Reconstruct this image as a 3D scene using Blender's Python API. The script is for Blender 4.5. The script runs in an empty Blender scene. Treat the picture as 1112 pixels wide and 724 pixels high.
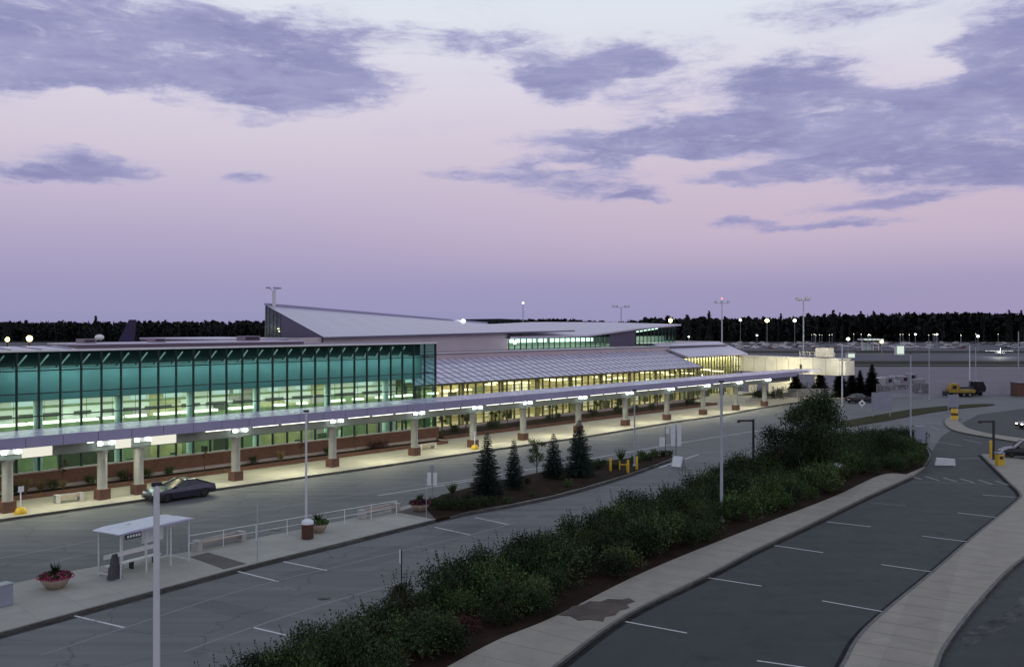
import bpy, math, random
from mathutils import Vector, Matrix
R = math.radians
PI = math.pi
scene = bpy.context.scene
COL = scene.collection
# ------------------------------------------------------------------ survey of the place
H, F, CX, CY = 13.5, 1050.0, 556.0, 353.0          # eye height, and the figures the survey was taken with
TH = R(40.62)
D = Vector((math.sin(TH), math.cos(TH)))           # along the terminal
Q = Vector((-D.y, D.x))                            # away from the road, into the terminal
O = Vector((-23.825, 83.376))                      # foot of the fourth canopy column
TROT = math.atan2(D.y, D.x)

def G(px, py, z=0.0):
    Y = F * (H - z) / (py - CY)
    return Vector(((px - CX) / F * Y, Y, z))
def AT(px, py, Y):
    return Vector(((px - CX) / F * Y, Y, H - (py - CY) / F * Y))
def TS(px, q):
    k = (px - CX) / F
    return (k * (O.y + q * Q.y) - O.x - q * Q.x) / (D.x - k * D.y)
def TZ(px, py, q):
    Y = O.y + TS(px, q) * D.y + q * Q.y
    return H - (py - CY) / F * Y
def W(s, q, z=0.0):
    p = O + D * s + Q * q
    return Vector((p.x, p.y, z))

# ------------------------------------------------------------------ mesh helper
class MB:
    def __init__(self):
        self.v = []; self.f = []; self.sm = []
    def add(self, vs, fs, smooth=False):
        n = len(self.v); self.v += [tuple(p) for p in vs]
        for f in fs:
            self.f.append(tuple(i + n for i in f)); self.sm.append(smooth)
        return self
    def box(self, c, s, rz=0.0, M=None):
        hx, hy, hz = s[0] / 2, s[1] / 2, s[2] / 2
        vs = [Vector((x, y, z)) for z in (-hz, hz) for y in (-hy, hy) for x in (-hx, hx)]
        if M is None: M = Matrix.Rotation(rz, 3, 'Z')
        vs = [M @ p + Vector(c) for p in vs]
        return self.add(vs, [(0, 2, 3, 1), (4, 5, 7, 6), (0, 1, 5, 4), (2, 6, 7, 3), (0, 4, 6, 2), (1, 3, 7, 5)])
    def bb(self, x0, x1, y0, y1, z0, z1):
        return self.box(((x0 + x1) / 2, (y0 + y1) / 2, (z0 + z1) / 2), (abs(x1 - x0), abs(y1 - y0), abs(z1 - z0)))
    def tube(self, a, b, r0, r1=None, n=8, caps=True, smooth=True):
        a = Vector(a); b = Vector(b)
        if r1 is None: r1 = r0
        d = (b - a).normalized()
        u = d.orthogonal().normalized(); w = d.cross(u)
        vs = []
        for c, r in ((a, r0), (b, r1)):
            for i in range(n):
                t = 2 * PI * i / n
                vs.append(c + u * (math.cos(t) * r) + w * (math.sin(t) * r))
        self.add(vs, [(i, (i + 1) % n, n + (i + 1) % n, n + i) for i in range(n)], smooth)
        if caps:
            self.add(vs[:n], [tuple(range(n - 1, -1, -1))]); self.add(vs[n:], [tuple(range(n))])
        return self
    def bar(self, a, b, w, h):
        a = Vector(a); b = Vector(b); d = (b - a); L = d.length; d.normalize()
        up = Vector((0, 0, 1)) if abs(d.z) < .98 else Vector((0, 1, 0))
        s = d.cross(up).normalized(); u = s.cross(d)
        M = Matrix((d, s, u)).transposed()
        return self.box((a + b) / 2, (L, w, h), M=M)
    def prism(self, poly, z0, z1):
        n = len(poly)
        if sum(poly[i][0] * poly[(i + 1) % n][1] - poly[(i + 1) % n][0] * poly[i][1] for i in range(n)) < 0:
            poly = list(reversed(poly))
        lo = [(p[0], p[1], z0) for p in poly]; hi = [(p[0], p[1], z1) for p in poly]
        self.add(lo + hi, [(i, (i + 1) % n, n + (i + 1) % n, n + i) for i in range(n)])
        from mathutils.geometry import tessellate_polygon
        tr = tessellate_polygon([[Vector((p[0], p[1], 0)) for p in poly]])
        fs = []
        for t in tr:
            a, b, c = [Vector(hi[i]) for i in t]
            if (b - a).cross(c - a).z < 0: t = (t[0], t[2], t[1])
            fs.append(tuple(t))
        self.add(hi, fs); self.add(lo, [tuple(reversed(t)) for t in fs])
        return self
    def sheet(self, poly, z):
        from mathutils.geometry import tessellate_polygon
        tr = tessellate_polygon([[Vector((p[0], p[1], 0)) for p in poly]])
        hi = [(p[0], p[1], z) for p in poly]; fs = []
        for t in tr:
            a, b, c = [Vector(hi[i]) for i in t]
            if (b - a).cross(c - a).z < 0: t = (t[0], t[2], t[1])
            fs.append(tuple(t))
        return self.add(hi, fs)
    def xprism(self, prof, y0, y1):                 # profile in x,z pushed along y
        n = len(prof)
        a = [(p[0], y0, p[1]) for p in prof]; b = [(p[0], y1, p[1]) for p in prof]
        self.add(a + b, [(i, (i + 1) % n, n + (i + 1) % n, n + i) for i in range(n)])
        self.add(a, [tuple(range(n - 1, -1, -1))]); self.add(b, [tuple(range(n))])
        return self
    def lathe(self, prof, c=(0, 0, 0), n=16, axis='z', smooth=True):
        vs = []
        for r, z in prof:
            for i in range(n):
                t = 2 * PI * i / n
                p = (r * math.cos(t), r * math.sin(t), z)
                if axis == 'y': p = (p[0], p[2], p[1])
                if axis == 'x': p = (p[2], p[0], p[1])
                vs.append((p[0] + c[0], p[1] + c[1], p[2] + c[2]))
        m = len(prof); fs = []
        for j in range(m - 1):
            for i in range(n):
                fs.append((j * n + i, j * n + (i + 1) % n, (j + 1) * n + (i + 1) % n, (j + 1) * n + i))
        self.add(vs, fs, smooth)
        if prof[-1][0] > .001: self.add(vs[-n:], [tuple(range(n))])
        if prof[0][0] > .001: self.add(vs[:n], [tuple(range(n - 1, -1, -1))])
        return self
    def quad(self, a, b, c, d): return self.add([a, b, c, d], [(0, 1, 2, 3)])
    def ball(self, c, r, n=10, m=7):
        if not hasattr(r, '__len__'): r = (r, r, r)
        vs = []; fs = []
        for j in range(m + 1):
            p = PI * j / m
            for i in range(n):
                t = 2 * PI * i / n
                vs.append((c[0] + r[0] * math.sin(p) * math.cos(t), c[1] + r[1] * math.sin(p) * math.sin(t), c[2] + r[2] * math.cos(p)))
        for j in range(m):
            for i in range(n):
                fs.append((j * n + i, (j + 1) * n + i, (j + 1) * n + (i + 1) % n, j * n + (i + 1) % n))
        return self.add(vs, fs, True)
    def leaf(self, p, d, up, L, w):                 # one bent leaf face
        s = d.cross(up)
        if s.length < 1e-4: s = d.orthogonal()
        s = s.normalized() * (w / 2)
        self.add([p - d * (L * .5), p + s, p + d * (L * .5), p - s], [(0, 1, 2, 3)])
    def obj(self, name, mat, parent=None, loc=(0, 0, 0), bevel=0.0, rz=0.0):
        me = bpy.data.meshes.new(name)
        me.from_pydata(self.v, [], self.f); me.update()
        if any(self.sm): me.polygons.foreach_set('use_smooth', self.sm)
        me.materials.append(mat)
        o = bpy.data.objects.new(name, me); COL.objects.link(o)
        o.location = loc; o.rotation_euler = (0, 0, rz)
        if parent: o.parent = parent; KIDS.setdefault(parent.name, []).append(o)
        if bevel:
            b = o.modifiers.new('bevel', 'BEVEL'); b.width = bevel; b.segments = 2; b.limit_method = 'ANGLE'
        return o

def tag(o, label=None, cat=None, group=None, kind=None):
    if label: o['label'] = label
    if cat: o['category'] = cat
    if group: o['group'] = group
    if kind: o['kind'] = kind
    return o
def thing(name, label, cat, loc=(0, 0, 0), rz=0.0, group=None):
    o = bpy.data.objects.new(name, None); COL.objects.link(o)
    o.empty_display_size = .3
    o.location = loc; o.rotation_euler = (0, 0, rz)
    return tag(o, label, cat, group)
def copy_tree(o, parent=None):
    c = o.copy(); COL.objects.link(c)
    if parent: c.parent = parent; KIDS.setdefault(parent.name, []).append(c)
    for ch in list(KIDS.get(o.name, [])):
        copy_tree(ch, c)
    return c
KIDS = {}
def dup(o, loc, rz=0.0, label=None, group=None, scale=None):
    c = copy_tree(o); c.location = loc; c.rotation_euler = (0, 0, rz)
    if label: c['label'] = label
    if group: c['group'] = group
    if scale: c.scale = scale if hasattr(scale, '__len__') else (scale,) * 3
    return c

# ------------------------------------------------------------------ materials
class NT:
    def __init__(self, tree): self.t = tree; self.n = tree.nodes; self.l = tree.links
    def node(self, typ, **kw):
        x = self.n.new(typ)
        for k, v in kw.items(): setattr(x, k, v)
        return x
    def put(self, sock, val):
        if val is None: return
        if hasattr(val, 'is_linked') or isinstance(val, bpy.types.NodeSocket): self.l.new(val, sock)
        else: sock.default_value = val
    def math(self, op, a, b=None, c=None, clamp=False):
        x = self.node('ShaderNodeMath', operation=op, use_clamp=clamp)
        self.put(x.inputs[0], a); self.put(x.inputs[1], b); self.put(x.inputs[2], c)
        return x.outputs[0]
    def vec(self, op, a, b=None):
        x = self.node('ShaderNodeVectorMath', operation=op)
        self.put(x.inputs[0], a); self.put(x.inputs[1], b)
        return x.outputs['Value'] if op in ('DOT_PRODUCT', 'LENGTH') else x.outputs[0]
    def noise(self, co, scale, detail=4, rough=.55, dist=0.0):
        x = self.node('ShaderNodeTexNoise'); self.put(x.inputs['Vector'], co)
        x.inputs['Scale'].default_value = scale; x.inputs['Detail'].default_value = detail
        x.inputs['Roughness'].default_value = rough; x.inputs['Distortion'].default_value = dist
        return x
    def ramp(self, fac, stops, interp='LINEAR'):
        x = self.node('ShaderNodeValToRGB'); self.put(x.inputs[0], fac)
        e = x.color_ramp.elements; x.color_ramp.interpolation = interp
        while len(e) < len(stops): e.new(.5)
        for i, (p, c) in enumerate(stops):
            e[i].position = p; e[i].color = (*c, 1) if hasattr(c, '__len__') else (c, c, c, 1)
        return x.outputs[0]
    def mix(self, fac, a, b, mode='MIX'):
        x = self.node('ShaderNodeMix', data_type='RGBA', blend_type=mode)
        self.put(x.inputs[0], fac)
        self.put(x.inputs[6], (*a, 1) if isinstance(a, tuple) and len(a) == 3 else a)
        self.put(x.inputs[7], (*b, 1) if isinstance(b, tuple) and len(b) == 3 else b)
        return x.outputs[2]
    def smooth(self, v, a, b):
        x = self.node('ShaderNodeMapRange', interpolation_type='SMOOTHSTEP')
        self.put(x.inputs[0], v); x.inputs[1].default_value = a; x.inputs[2].default_value = b
        return x.outputs[0]
def srgb(r, g, b):
    f = lambda c: (c / 255 / 12.92) if c / 255 <= .04045 else ((c / 255 + .055) / 1.055) ** 2.4
    return (f(r), f(g), f(b))
def base_mat(name):
    m = bpy.data.materials.new(name); m.use_nodes = True
    t = NT(m.node_tree); b = t.n['Principled BSDF']
    return m, t, b
def mat(name, c, rough=.6, var=.25, scale=3.0, metal=0.0, bump=0.0, spec=.5, fine=0.0):
    m, t, b = base_mat(name)
    co = t.node('ShaderNodeTexCoord').outputs['Object']
    n = t.noise(co, scale, 5, .6)
    lo = tuple(x * (1 - var) for x in c); hi = tuple(min(1, x * (1 + var)) for x in c)
    t.put(b.inputs['Base Color'], t.ramp(n.outputs[0], [(.3, lo), (.7, hi)]))
    t.put(b.inputs['Roughness'], t.math('MULTIPLY_ADD', n.outputs[0], .2, max(0.02, rough - .1), clamp=True))
    b.inputs['Metallic'].default_value = metal
    b.inputs['Specular IOR Level'].default_value = spec
    if bump:
        bp = t.node('ShaderNodeBump'); bp.inputs['Strength'].default_value = bump; bp.inputs['Distance'].default_value = .02
        n2 = t.noise(co, scale * 6, 4); t.put(bp.inputs['Height'], n2.outputs[0]); t.put(b.inputs['Normal'], bp.outputs[0])
    return m
def emit_mat(name, c, strength):
    m = bpy.data.materials.new(name); m.use_nodes = True; t = NT(m.node_tree); t.n.clear()
    e = t.node('ShaderNodeEmission'); e.inputs[0].default_value = (*c, 1); e.inputs[1].default_value = strength
    o = t.node('ShaderNodeOutputMaterial'); t.l.new(e.outputs[0], o.inputs[0])
    return m
def glass_mat(name, tint, refl=.9, rough=.02, haze=0.0, hazec=(.2, .5, .5)):
    m = bpy.data.materials.new(name); m.use_nodes = True; t = NT(m.node_tree); t.n.clear()
    tr = t.node('ShaderNodeBsdfTransparent'); tr.inputs[0].default_value = (*tint, 1)
    gl = t.node('ShaderNodeBsdfGlossy'); gl.inputs['Roughness'].default_value = rough; gl.inputs[0].default_value = (refl, refl, refl, 1)
    fr = t.node('ShaderNodeFresnel'); bf = t.node('ShaderNodeNewGeometry').outputs['Backfacing']; t.put(fr.inputs[0], t.math('MULTIPLY_ADD', bf, 1 / 1.5 - 1.5, 1.5))
    mx = t.node('ShaderNodeMixShader'); t.l.new(fr.outputs[0], mx.inputs[0]); t.l.new(tr.outputs[0], mx.inputs[1]); t.l.new(gl.outputs[0], mx.inputs[2])
    last = mx
    if haze:
        df = t.node('ShaderNodeBsdfDiffuse'); df.inputs[0].default_value = (*hazec, 1)
        m2 = t.node('ShaderNodeMixShader'); m2.inputs[0].default_value = haze
        t.l.new(mx.outputs[0], m2.inputs[1]); t.l.new(df.outputs[0], m2.inputs[2]); last = m2
    o = t.node('ShaderNodeOutputMaterial'); t.l.new(last.outputs[0], o.inputs[0])
    return m
def leaf_mat(name, c1, c2, c3):
    m, t, b = base_mat(name)
    g = t.node('ShaderNodeNewGeometry')
    oi = t.node('ShaderNodeObjectInfo')
    n = t.noise(g.outputs['Position'], .9, 3)
    f = t.math('ADD', t.math('MULTIPLY', g.outputs['Random Per Island'], .6), t.math('MULTIPLY', n.outputs[0], .5))
    col = t.ramp(f, [(.15, c1), (.5, c2), (.9, c3)])
    v = t.math('MULTIPLY_ADD', oi.outputs['Random'], .85, .42)
    vv = t.node('ShaderNodeCombineXYZ'); [t.put(vv.inputs[i], v) for i in range(3)]
    t.put(b.inputs['Base Color'], t.mix(1.0, col, vv.outputs[0], 'MULTIPLY'))
    b.inputs['Roughness'].default_value = .65; b.inputs['Specular IOR Level'].default_value = .25
    return m
def asphalt(name, c, stain=.3, crack=.5, streak=.25):
    m, t, b = base_mat(name)
    g = t.node('ShaderNodeNewGeometry').outputs['Position']
    big = t.noise(g, .09, 5, .6, .6); mid = t.noise(g, .8, 6, .65); fine = t.noise(g, 28, 3, .7)
    mp = t.node('ShaderNodeMapping'); t.put(mp.inputs['Vector'], g); mp.inputs['Rotation'].default_value = (0, 0, -TROT - R(4)); mp.inputs['Scale'].default_value = (.05, 1.1, 1)
    st = t.noise(mp.outputs[0], 1.0, 4, .55)
    f = t.math('ADD', t.math('MULTIPLY', big.outputs[0], stain), t.math('MULTIPLY', mid.outputs[0], stain * .6))
    f = t.math('ADD', f, t.math('MULTIPLY', st.outputs[0], streak)); f = t.math('ADD', f, t.math('MULTIPLY', fine.outputs[0], .22))
    tot = stain * 1.6 + streak + .22
    col = t.ramp(t.math('DIVIDE', f, tot), [(.33, tuple(x * .62 for x in c)), (.5, c), (.68, tuple(x * 1.38 for x in c))])
    wv = t.noise(g, .5, 3); off = t.node('ShaderNodeVectorMath', operation='SCALE'); t.put(off.inputs[0], wv.outputs['Color']); off.inputs['Scale'].default_value = 2.2
    vo = t.node('ShaderNodeTexVoronoi', feature='DISTANCE_TO_EDGE'); t.put(vo.inputs['Vector'], t.vec('ADD', g, off.outputs[0])); vo.inputs['Scale'].default_value = .14
    ck = t.math('MULTIPLY', t.math('SUBTRACT', 1.0, t.smooth(vo.outputs['Distance'], .002, .010)), crack)
    col = t.mix(ck, col, tuple(x * .45 for x in c))
    v2 = t.node('ShaderNodeTexVoronoi'); t.put(v2.inputs['Vector'], t.vec('ADD', g, off.outputs[0])); v2.inputs['Scale'].default_value = .33
    so = t.math('MULTIPLY', t.math('SUBTRACT', 1.0, t.smooth(v2.outputs['Distance'], .05, .34)), t.smooth(mid.outputs[0], .42, .66))
    col = t.mix(t.math('MULTIPLY', so, .65), col, tuple(x * .40 for x in c))
    wn = t.noise(g, .23, 5, .7, .8); col = t.mix(t.math('MULTIPLY', t.smooth(wn.outputs[0], .56, .72), .45), col, tuple(x * 1.75 for x in c))
    t.put(b.inputs['Base Color'], col)
    t.put(b.inputs['Roughness'], t.math('MULTIPLY_ADD', mid.outputs[0], .3, .55))
    b.inputs['Specular IOR Level'].default_value = .35
    bp = t.node('ShaderNodeBump'); bp.inputs['Strength'].default_value = .25; bp.inputs['Distance'].default_value = .01
    t.put(bp.inputs['Height'], fine.outputs[0]); t.put(b.inputs['Normal'], bp.outputs[0])
    return m
def paving(name, c, rot, sx=1.8, sy=1.8, joint=.55, var=.25):
    m, t, b = base_mat(name)
    g = t.node('ShaderNodeNewGeometry').outputs['Position']
    mp = t.node('ShaderNodeMapping'); t.put(mp.inputs['Vector'], g); mp.inputs['Rotation'].default_value = (0, 0, -rot)
    br = t.node('ShaderNodeTexBrick', offset=0.0); t.put(br.inputs['Vector'], mp.outputs[0])
    br.inputs['Scale'].default_value = 1; br.inputs['Brick Width'].default_value = sx; br.inputs['Row Height'].default_value = sy
    br.inputs['Mortar Size'].default_value = .018; br.inputs['Mortar Smooth'].default_value = .3
    br.inputs['Color1'].default_value = (*c, 1); br.inputs['Color2'].default_value = (*[x * .86 for x in c], 1)
    br.inputs['Mortar'].default_value = (*[x * joint for x in c], 1)
    n = t.noise(g, .7, 6, .65, .3); n2 = t.noise(g, 14, 3, .6)
    k = t.math('MULTIPLY_ADD', n.outputs[0], var * 2, 1 - var); k = t.math('MULTIPLY', k, t.math('MULTIPLY_ADD', n2.outputs[0], .3, .85))
    vv = t.node('ShaderNodeCombineXYZ'); [t.put(vv.inputs[i], k) for i in range(3)]
    t.put(b.inputs['Base Color'], t.mix(1.0, br.outputs[0], vv.outputs[0], 'MULTIPLY'))
    b.inputs['Roughness'].default_value = .8; b.inputs['Specular IOR Level'].default_value = .25
    return m
def brick_mat(name, c1, c2, mortar):
    m, t, b = base_mat(name)
    co = t.node('ShaderNodeTexCoord').outputs['Object']
    sp = t.node('ShaderNodeSeparateXYZ'); t.put(sp.inputs[0], co)
    cb = t.node('ShaderNodeCombineXYZ'); t.put(cb.inputs[0], t.math('ADD', sp.outputs[0], sp.outputs[1])); t.put(cb.inputs[1], sp.outputs[2])
    br = t.node('ShaderNodeTexBrick'); t.put(br.inputs['Vector'], cb.outputs[0]); br.inputs['Scale'].default_value = 1
    br.inputs['Brick Width'].default_value = .22; br.inputs['Row Height'].default_value = .075; br.inputs['Mortar Size'].default_value = .008
    br.inputs['Color1'].default_value = (*c1, 1); br.inputs['Color2'].default_value = (*c2, 1); br.inputs['Mortar'].default_value = (*mortar, 1)
    n = t.noise(co, 1.3, 5); k = t.math('MULTIPLY_ADD', n.outputs[0], .7, .65)
    vv = t.node('ShaderNodeCombineXYZ'); [t.put(vv.inputs[i], k) for i in range(3)]
    t.put(b.inputs['Base Color'], t.mix(1.0, br.outputs[0], vv.outputs[0], 'MULTIPLY')); b.inputs['Roughness'].default_value = .85
    return m
def ground_mat(name, stops, scale=.2, bump=.5):
    m, t, b = base_mat(name)
    g = t.node('ShaderNodeNewGeometry').outputs['Position']
    a = t.noise(g, scale, 6, .65, .4); c = t.noise(g, scale * 25, 4, .7)
    f = t.math('ADD', t.math('MULTIPLY', a.outputs[0], .6), t.math('MULTIPLY', c.outputs[0], .4))
    t.put(b.inputs['Base Color'], t.ramp(f, stops)); b.inputs['Roughness'].default_value = .95; b.inputs['Specular IOR Level'].default_value = .1
    bp = t.node('ShaderNodeBump'); bp.inputs['Strength'].default_value = bump; bp.inputs['Distance'].default_value = .05
    t.put(bp.inputs['Height'], c.outputs[0]); t.put(b.inputs['Normal'], bp.outputs[0])
    return m
def paint_marks(name, c):
    m, t, b = base_mat(name)
    g = t.node('ShaderNodeNewGeometry').outputs['Position']
    n = t.noise(g, 3.5, 6, .75); n2 = t.noise(g, .4, 3)
    f = t.math('ADD', t.math('MULTIPLY', n.outputs[0], .7), t.math('MULTIPLY', n2.outputs[0], .4))
    a = t.smooth(f, .36, .54)
    t.put(b.inputs['Base Color'], t.mix(a, (.13, .13, .14), c)); b.inputs['Roughness'].default_value = .7
    return m

M = {}
M['road'] = asphalt('asphalt_worn', (.134, .141, .139), .75, .6, 1.1)
M['lot'] = asphalt('asphalt_new', (.030, .038, .0365), .7, .35, .5)
M['apron'] = asphalt('apron_concrete', (.135, .118, .145), .35, .1, .25)
M['taxi'] = asphalt('taxiway', (.055, .05, .075), .3, .1, .2)
M['pave_t'] = paving('terminal_pavement', (.42, .40, .32), TROT, 2.4, 2.4, .7)
M['pave_i'] = paving('island_pavement', (.39, .39, .335), TROT + R(-5), 2.2, 2.2, .65, .22)
M['pave_r'] = paving('lot_pavement', (.325, .305, .25), R(62), 60, 1.7, .88, .3)
M['kerb'] = mat('kerb_granite', (.13, .13, .12), .8, .3, 2.0, bump=.2)
M['mulch'] = ground_mat('bark_mulch', [(.3, (.008, .006, .004)), (.5, (.026, .016, .010)), (.7, (.055, .032, .021))], .7, .9)
M['grass'] = ground_mat('dry_grass', [(.3, (.022, .026, .010)), (.5, (.045, .045, .018)), (.7, (.075, .066, .030))], .25)
M['ground'] = ground_mat('field_grass', [(.3, (.016, .020, .012)), (.5, (.028, .032, .017)), (.7, (.045, .045, .028))], .03)
M['mark'] = paint_marks('worn_white_paint', (.62, .62, .62))
M['mark_faint'] = paint_marks('faded_white_paint', (.23, .23, .235))
M['concrete'] = mat('cast_concrete', (.40, .40, .38), .75, .15, 1.2, bump=.1)
M['col_conc'] = mat('column_concrete', (.27, .28, .26), .8, .15, 1.0)
M['beam_conc'] = mat('beam_concrete', (.20, .23, .20), .8, .15, .6)
M['conc_pale'] = mat('pale_concrete', (.62, .60, .53), .8, .12, .6)
M['brick'] = brick_mat('red_brick', (.15, .060, .036), (.095, .040, .026), (.12, .09, .075))
M['stone'] = mat('ledge_stone', (.34, .30, .29), .8, .15, 1.5)
M['roof_metal'] = mat('roof_metal', (.56, .52, .64), .36, .07, .25, metal=.05)
M['roof_slope'] = mat('lavender_roof_panel', (.60, .57, .69), .26, .12, .6, metal=.05)
M['roof_dark'] = mat('roof_membrane', (.24, .20, .25), .8, .15, .2)
M['wall_pale'] = mat('pale_metal_wall', (.55, .50, .54), .55, .06, .3)
M['wall_pink'] = mat('pinkish_wall', (.52, .43, .45), .6, .08, .3)
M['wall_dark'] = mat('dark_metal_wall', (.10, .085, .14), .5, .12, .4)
M['wall_mauve'] = mat('mauve_wall', (.22, .175, .22), .7, .15, .3)
M['fascia'] = mat('fascia_panel', (.36, .345, .50), .42, .08, .2, metal=.1)
M['rib'] = mat('roof_rib_metal', (.26, .25, .34), .5, .1, 1)
M['fascia_dark'] = mat('fascia_joint', (.14, .135, .2), .6, .1, 1)
M['mullion'] = mat('dark_green_mullion', (.012, .028, .026), .4, .2, 3)
M['frame_olive'] = mat('olive_window_frame', (.085, .085, .045), .5, .2, 3)
M['white_paint'] = mat('white_paint', (.78, .80, .78), .4, .06, 2)
M['brace'] = mat('pale_brace', (.55, .70, .66), .5, .06, 2)
M['teal_wall'] = mat('teal_bulkhead', (.15, .30, .32), .6, .12, .35)
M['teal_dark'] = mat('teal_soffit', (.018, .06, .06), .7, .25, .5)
M['int_white'] = mat('white_interior_wall', (.74, .76, .70), .7, .08, .5)
M['int_floor'] = mat('interior_floor', (.36, .38, .28), .4, .2, .6)
M['int_dark'] = mat('interior_dark', (.05, .06, .04), .6, .3, .8)
M['int_green'] = mat('interior_green', (.20, .26, .14), .6, .3, .6)
M['int_yellow'] = mat('interior_ochre', (.44, .41, .22), .6, .3, .6)
M['teal_glass'] = glass_mat('teal_glass', (.60, .82, .76), .8, .02)
M['clear_glass'] = glass_mat('clear_glass', (.92, .95, .86), .7, .02)
M['green_glass'] = glass_mat('green_glass', (.62, .90, .74), .6, .02)
M['shelter_glass'] = glass_mat('shelter_glass', (.95, .97, .96), .4, .03, .008, (.6, .65, .65))
M['dark_metal'] = mat('dark_metal', (.025, .025, .03), .45, .2, 4)
M['grey_metal'] = mat('galvanised_metal', (.36, .38, .41), .42, .12, 2, metal=.5)
M['pole_white'] = mat('pale_pole_paint', (.62, .64, .66), .4, .08, 1.5)
M['pole_grey'] = mat('grey_pole_paint', (.38, .42, .46), .45, .12, 1.2)
M['sign_grey'] = mat('sign_back', (.27, .29, .36), .5, .1, 1)
M['sign_white'] = mat('sign_face', (.72, .76, .78), .5, .08, 3)
M['yellow'] = mat('safety_yellow', (.62, .40, .02), .5, .12, 3)
M['wood_brown'] = mat('brown_slats', (.10, .045, .026), .7, .25, 6)
M['bowl'] = mat('planter_concrete', (.34, .27, .21), .85, .2, 4, bump=.2)
M['rock'] = mat('grey_rock', (.45, .45, .45), .9, .2, 2, bump=.6)
M['bark'] = mat('bark', (.055, .042, .032), .9, .3, 5, bump=.5)
M['tyre'] = mat('tyre_rubber', (.015, .015, .016), .8, .2, 6)
M['rim'] = mat('alloy_rim', (.5, .5, .52), .3, .1, 3, metal=.8)
M['car_dark'] = mat('dark_car_paint', (.075, .075, .105), .14, .05, 1, metal=.8)
M['car_black'] = mat('black_car_paint', (.010, .010, .016), .18, .05, 1, metal=.2)
M['car_silver'] = mat('silver_car_paint', (.34, .34, .38), .22, .05, 1, metal=.6)
M['car_white'] = mat('white_car_paint', (.7, .7, .72), .25, .04, 1)
M['car_red'] = mat('red_car_paint', (.12, .025, .028), .25, .05, 1)
M['car_glass'] = mat('car_glass', (.012, .014, .018), .06, .1, 1, spec=.8)
M['head_lens'] = mat('lamp_lens', (.7, .72, .75), .15, .05, 3)
M['tail_lens'] = mat('tail_lens', (.35, .02, .02), .2, .05, 3)
M['navy'] = mat('navy_livery', (.022, .018, .075), .3, .1, .4)
M['truck_yellow'] = mat('truck_yellow', (.30, .20, .015), .5, .3, 2)
M['leaf_dark'] = leaf_mat('dark_leaf', (.006, .012, .005), (.018, .036, .011), (.060, .100, .028))
M['leaf_mid'] = leaf_mat('mid_leaf', (.009, .019, .007), (.032, .066, .016), (.10, .165, .042))
M['leaf_olive'] = leaf_mat('olive_leaf', (.014, .018, .006), (.040, .050, .018), (.085, .105, .040))
M['leaf_lime'] = leaf_mat('yellow_green_leaf', (.022, .034, .010), (.055, .080, .022), (.10, .13, .04))
M['leaf_red'] = leaf_mat('wine_red_leaf', (.020, .008, .008), (.060, .016, .016), (.10, .035, .03))
M['needle'] = leaf_mat('spruce_needle', (.006, .014, .012), (.016, .034, .026), (.036, .062, .048))
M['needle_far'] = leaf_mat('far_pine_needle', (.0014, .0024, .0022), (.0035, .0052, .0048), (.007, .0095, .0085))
M['straw'] = leaf_mat('straw_blade', (.12, .09, .04), (.26, .20, .10), (.38, .31, .18))
M['pink'] = leaf_mat('pink_petal', (.16, .010, .045), (.42, .03, .12), (.62, .10, .26))
M['plum'] = leaf_mat('plum_leaf', (.03, .010, .016), (.09, .025, .04), (.16, .05, .08))
M['em_tube'] = emit_mat('canopy_tube_glow', (1.0, .98, .86), 2.6)
M['em_beam_patch'] = emit_mat('lit_beam_glow', (1.0, .97, .82), .85)
M['em_int'] = emit_mat('interior_lamp_glow', (1.0, .97, .72), 2.6)
M['em_warm'] = emit_mat('warm_lamp_glow', (1.0, .90, .52), 3.0)
M['em_yellow'] = emit_mat('sodium_glow', (1.0, .82, .22), 14.0)
M['em_pale'] = emit_mat('pale_lamp_glow', (1.0, .96, .72), 7.0)
M['em_white'] = emit_mat('white_lamp_glow', (.95, 1.0, .95), 7.0)
M['em_star'] = emit_mat('column_lamp_glow', (.86, 1.0, .93), 16.0)
M['em_clere'] = emit_mat('clerestory_tube_glow', (.86, 1.0, .90), 2.2)
M['em_box'] = emit_mat('kiosk_glow', (.85, 1.0, .88), .8)

# fence of woven wire
def wire_mat():
    m = bpy.data.materials.new('woven_wire'); m.use_nodes = True; t = NT(m.node_tree); t.n.clear()
    co = t.node('ShaderNodeTexCoord').outputs['Object']; sp = t.node('ShaderNodeSeparateXYZ'); t.put(sp.inputs[0], co)
    def w(a):
        f = t.math('FRACT', t.math('MULTIPLY', a, 9.0)); return t.math('LESS_THAN', f, .2)
    u = t.math('ADD', sp.outputs[0], sp.outputs[2]); v = t.math('SUBTRACT', sp.outputs[0], sp.outputs[2])
    k = t.math('MAXIMUM', w(u), w(v))
    tr = t.node('ShaderNodeBsdfTransparent'); df = t.node('ShaderNodeBsdfDiffuse'); df.inputs[0].default_value = (.36, .36, .40, 1)
    mx = t.node('ShaderNodeMixShader'); t.l.new(k, mx.inputs[0]); t.l.new(tr.outputs[0], mx.inputs[1]); t.l.new(df.outputs[0], mx.inputs[2])
    o = t.node('ShaderNodeOutputMaterial'); t.l.new(mx.outputs[0], o.inputs[0]); return m
M['wire'] = wire_mat()

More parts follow.
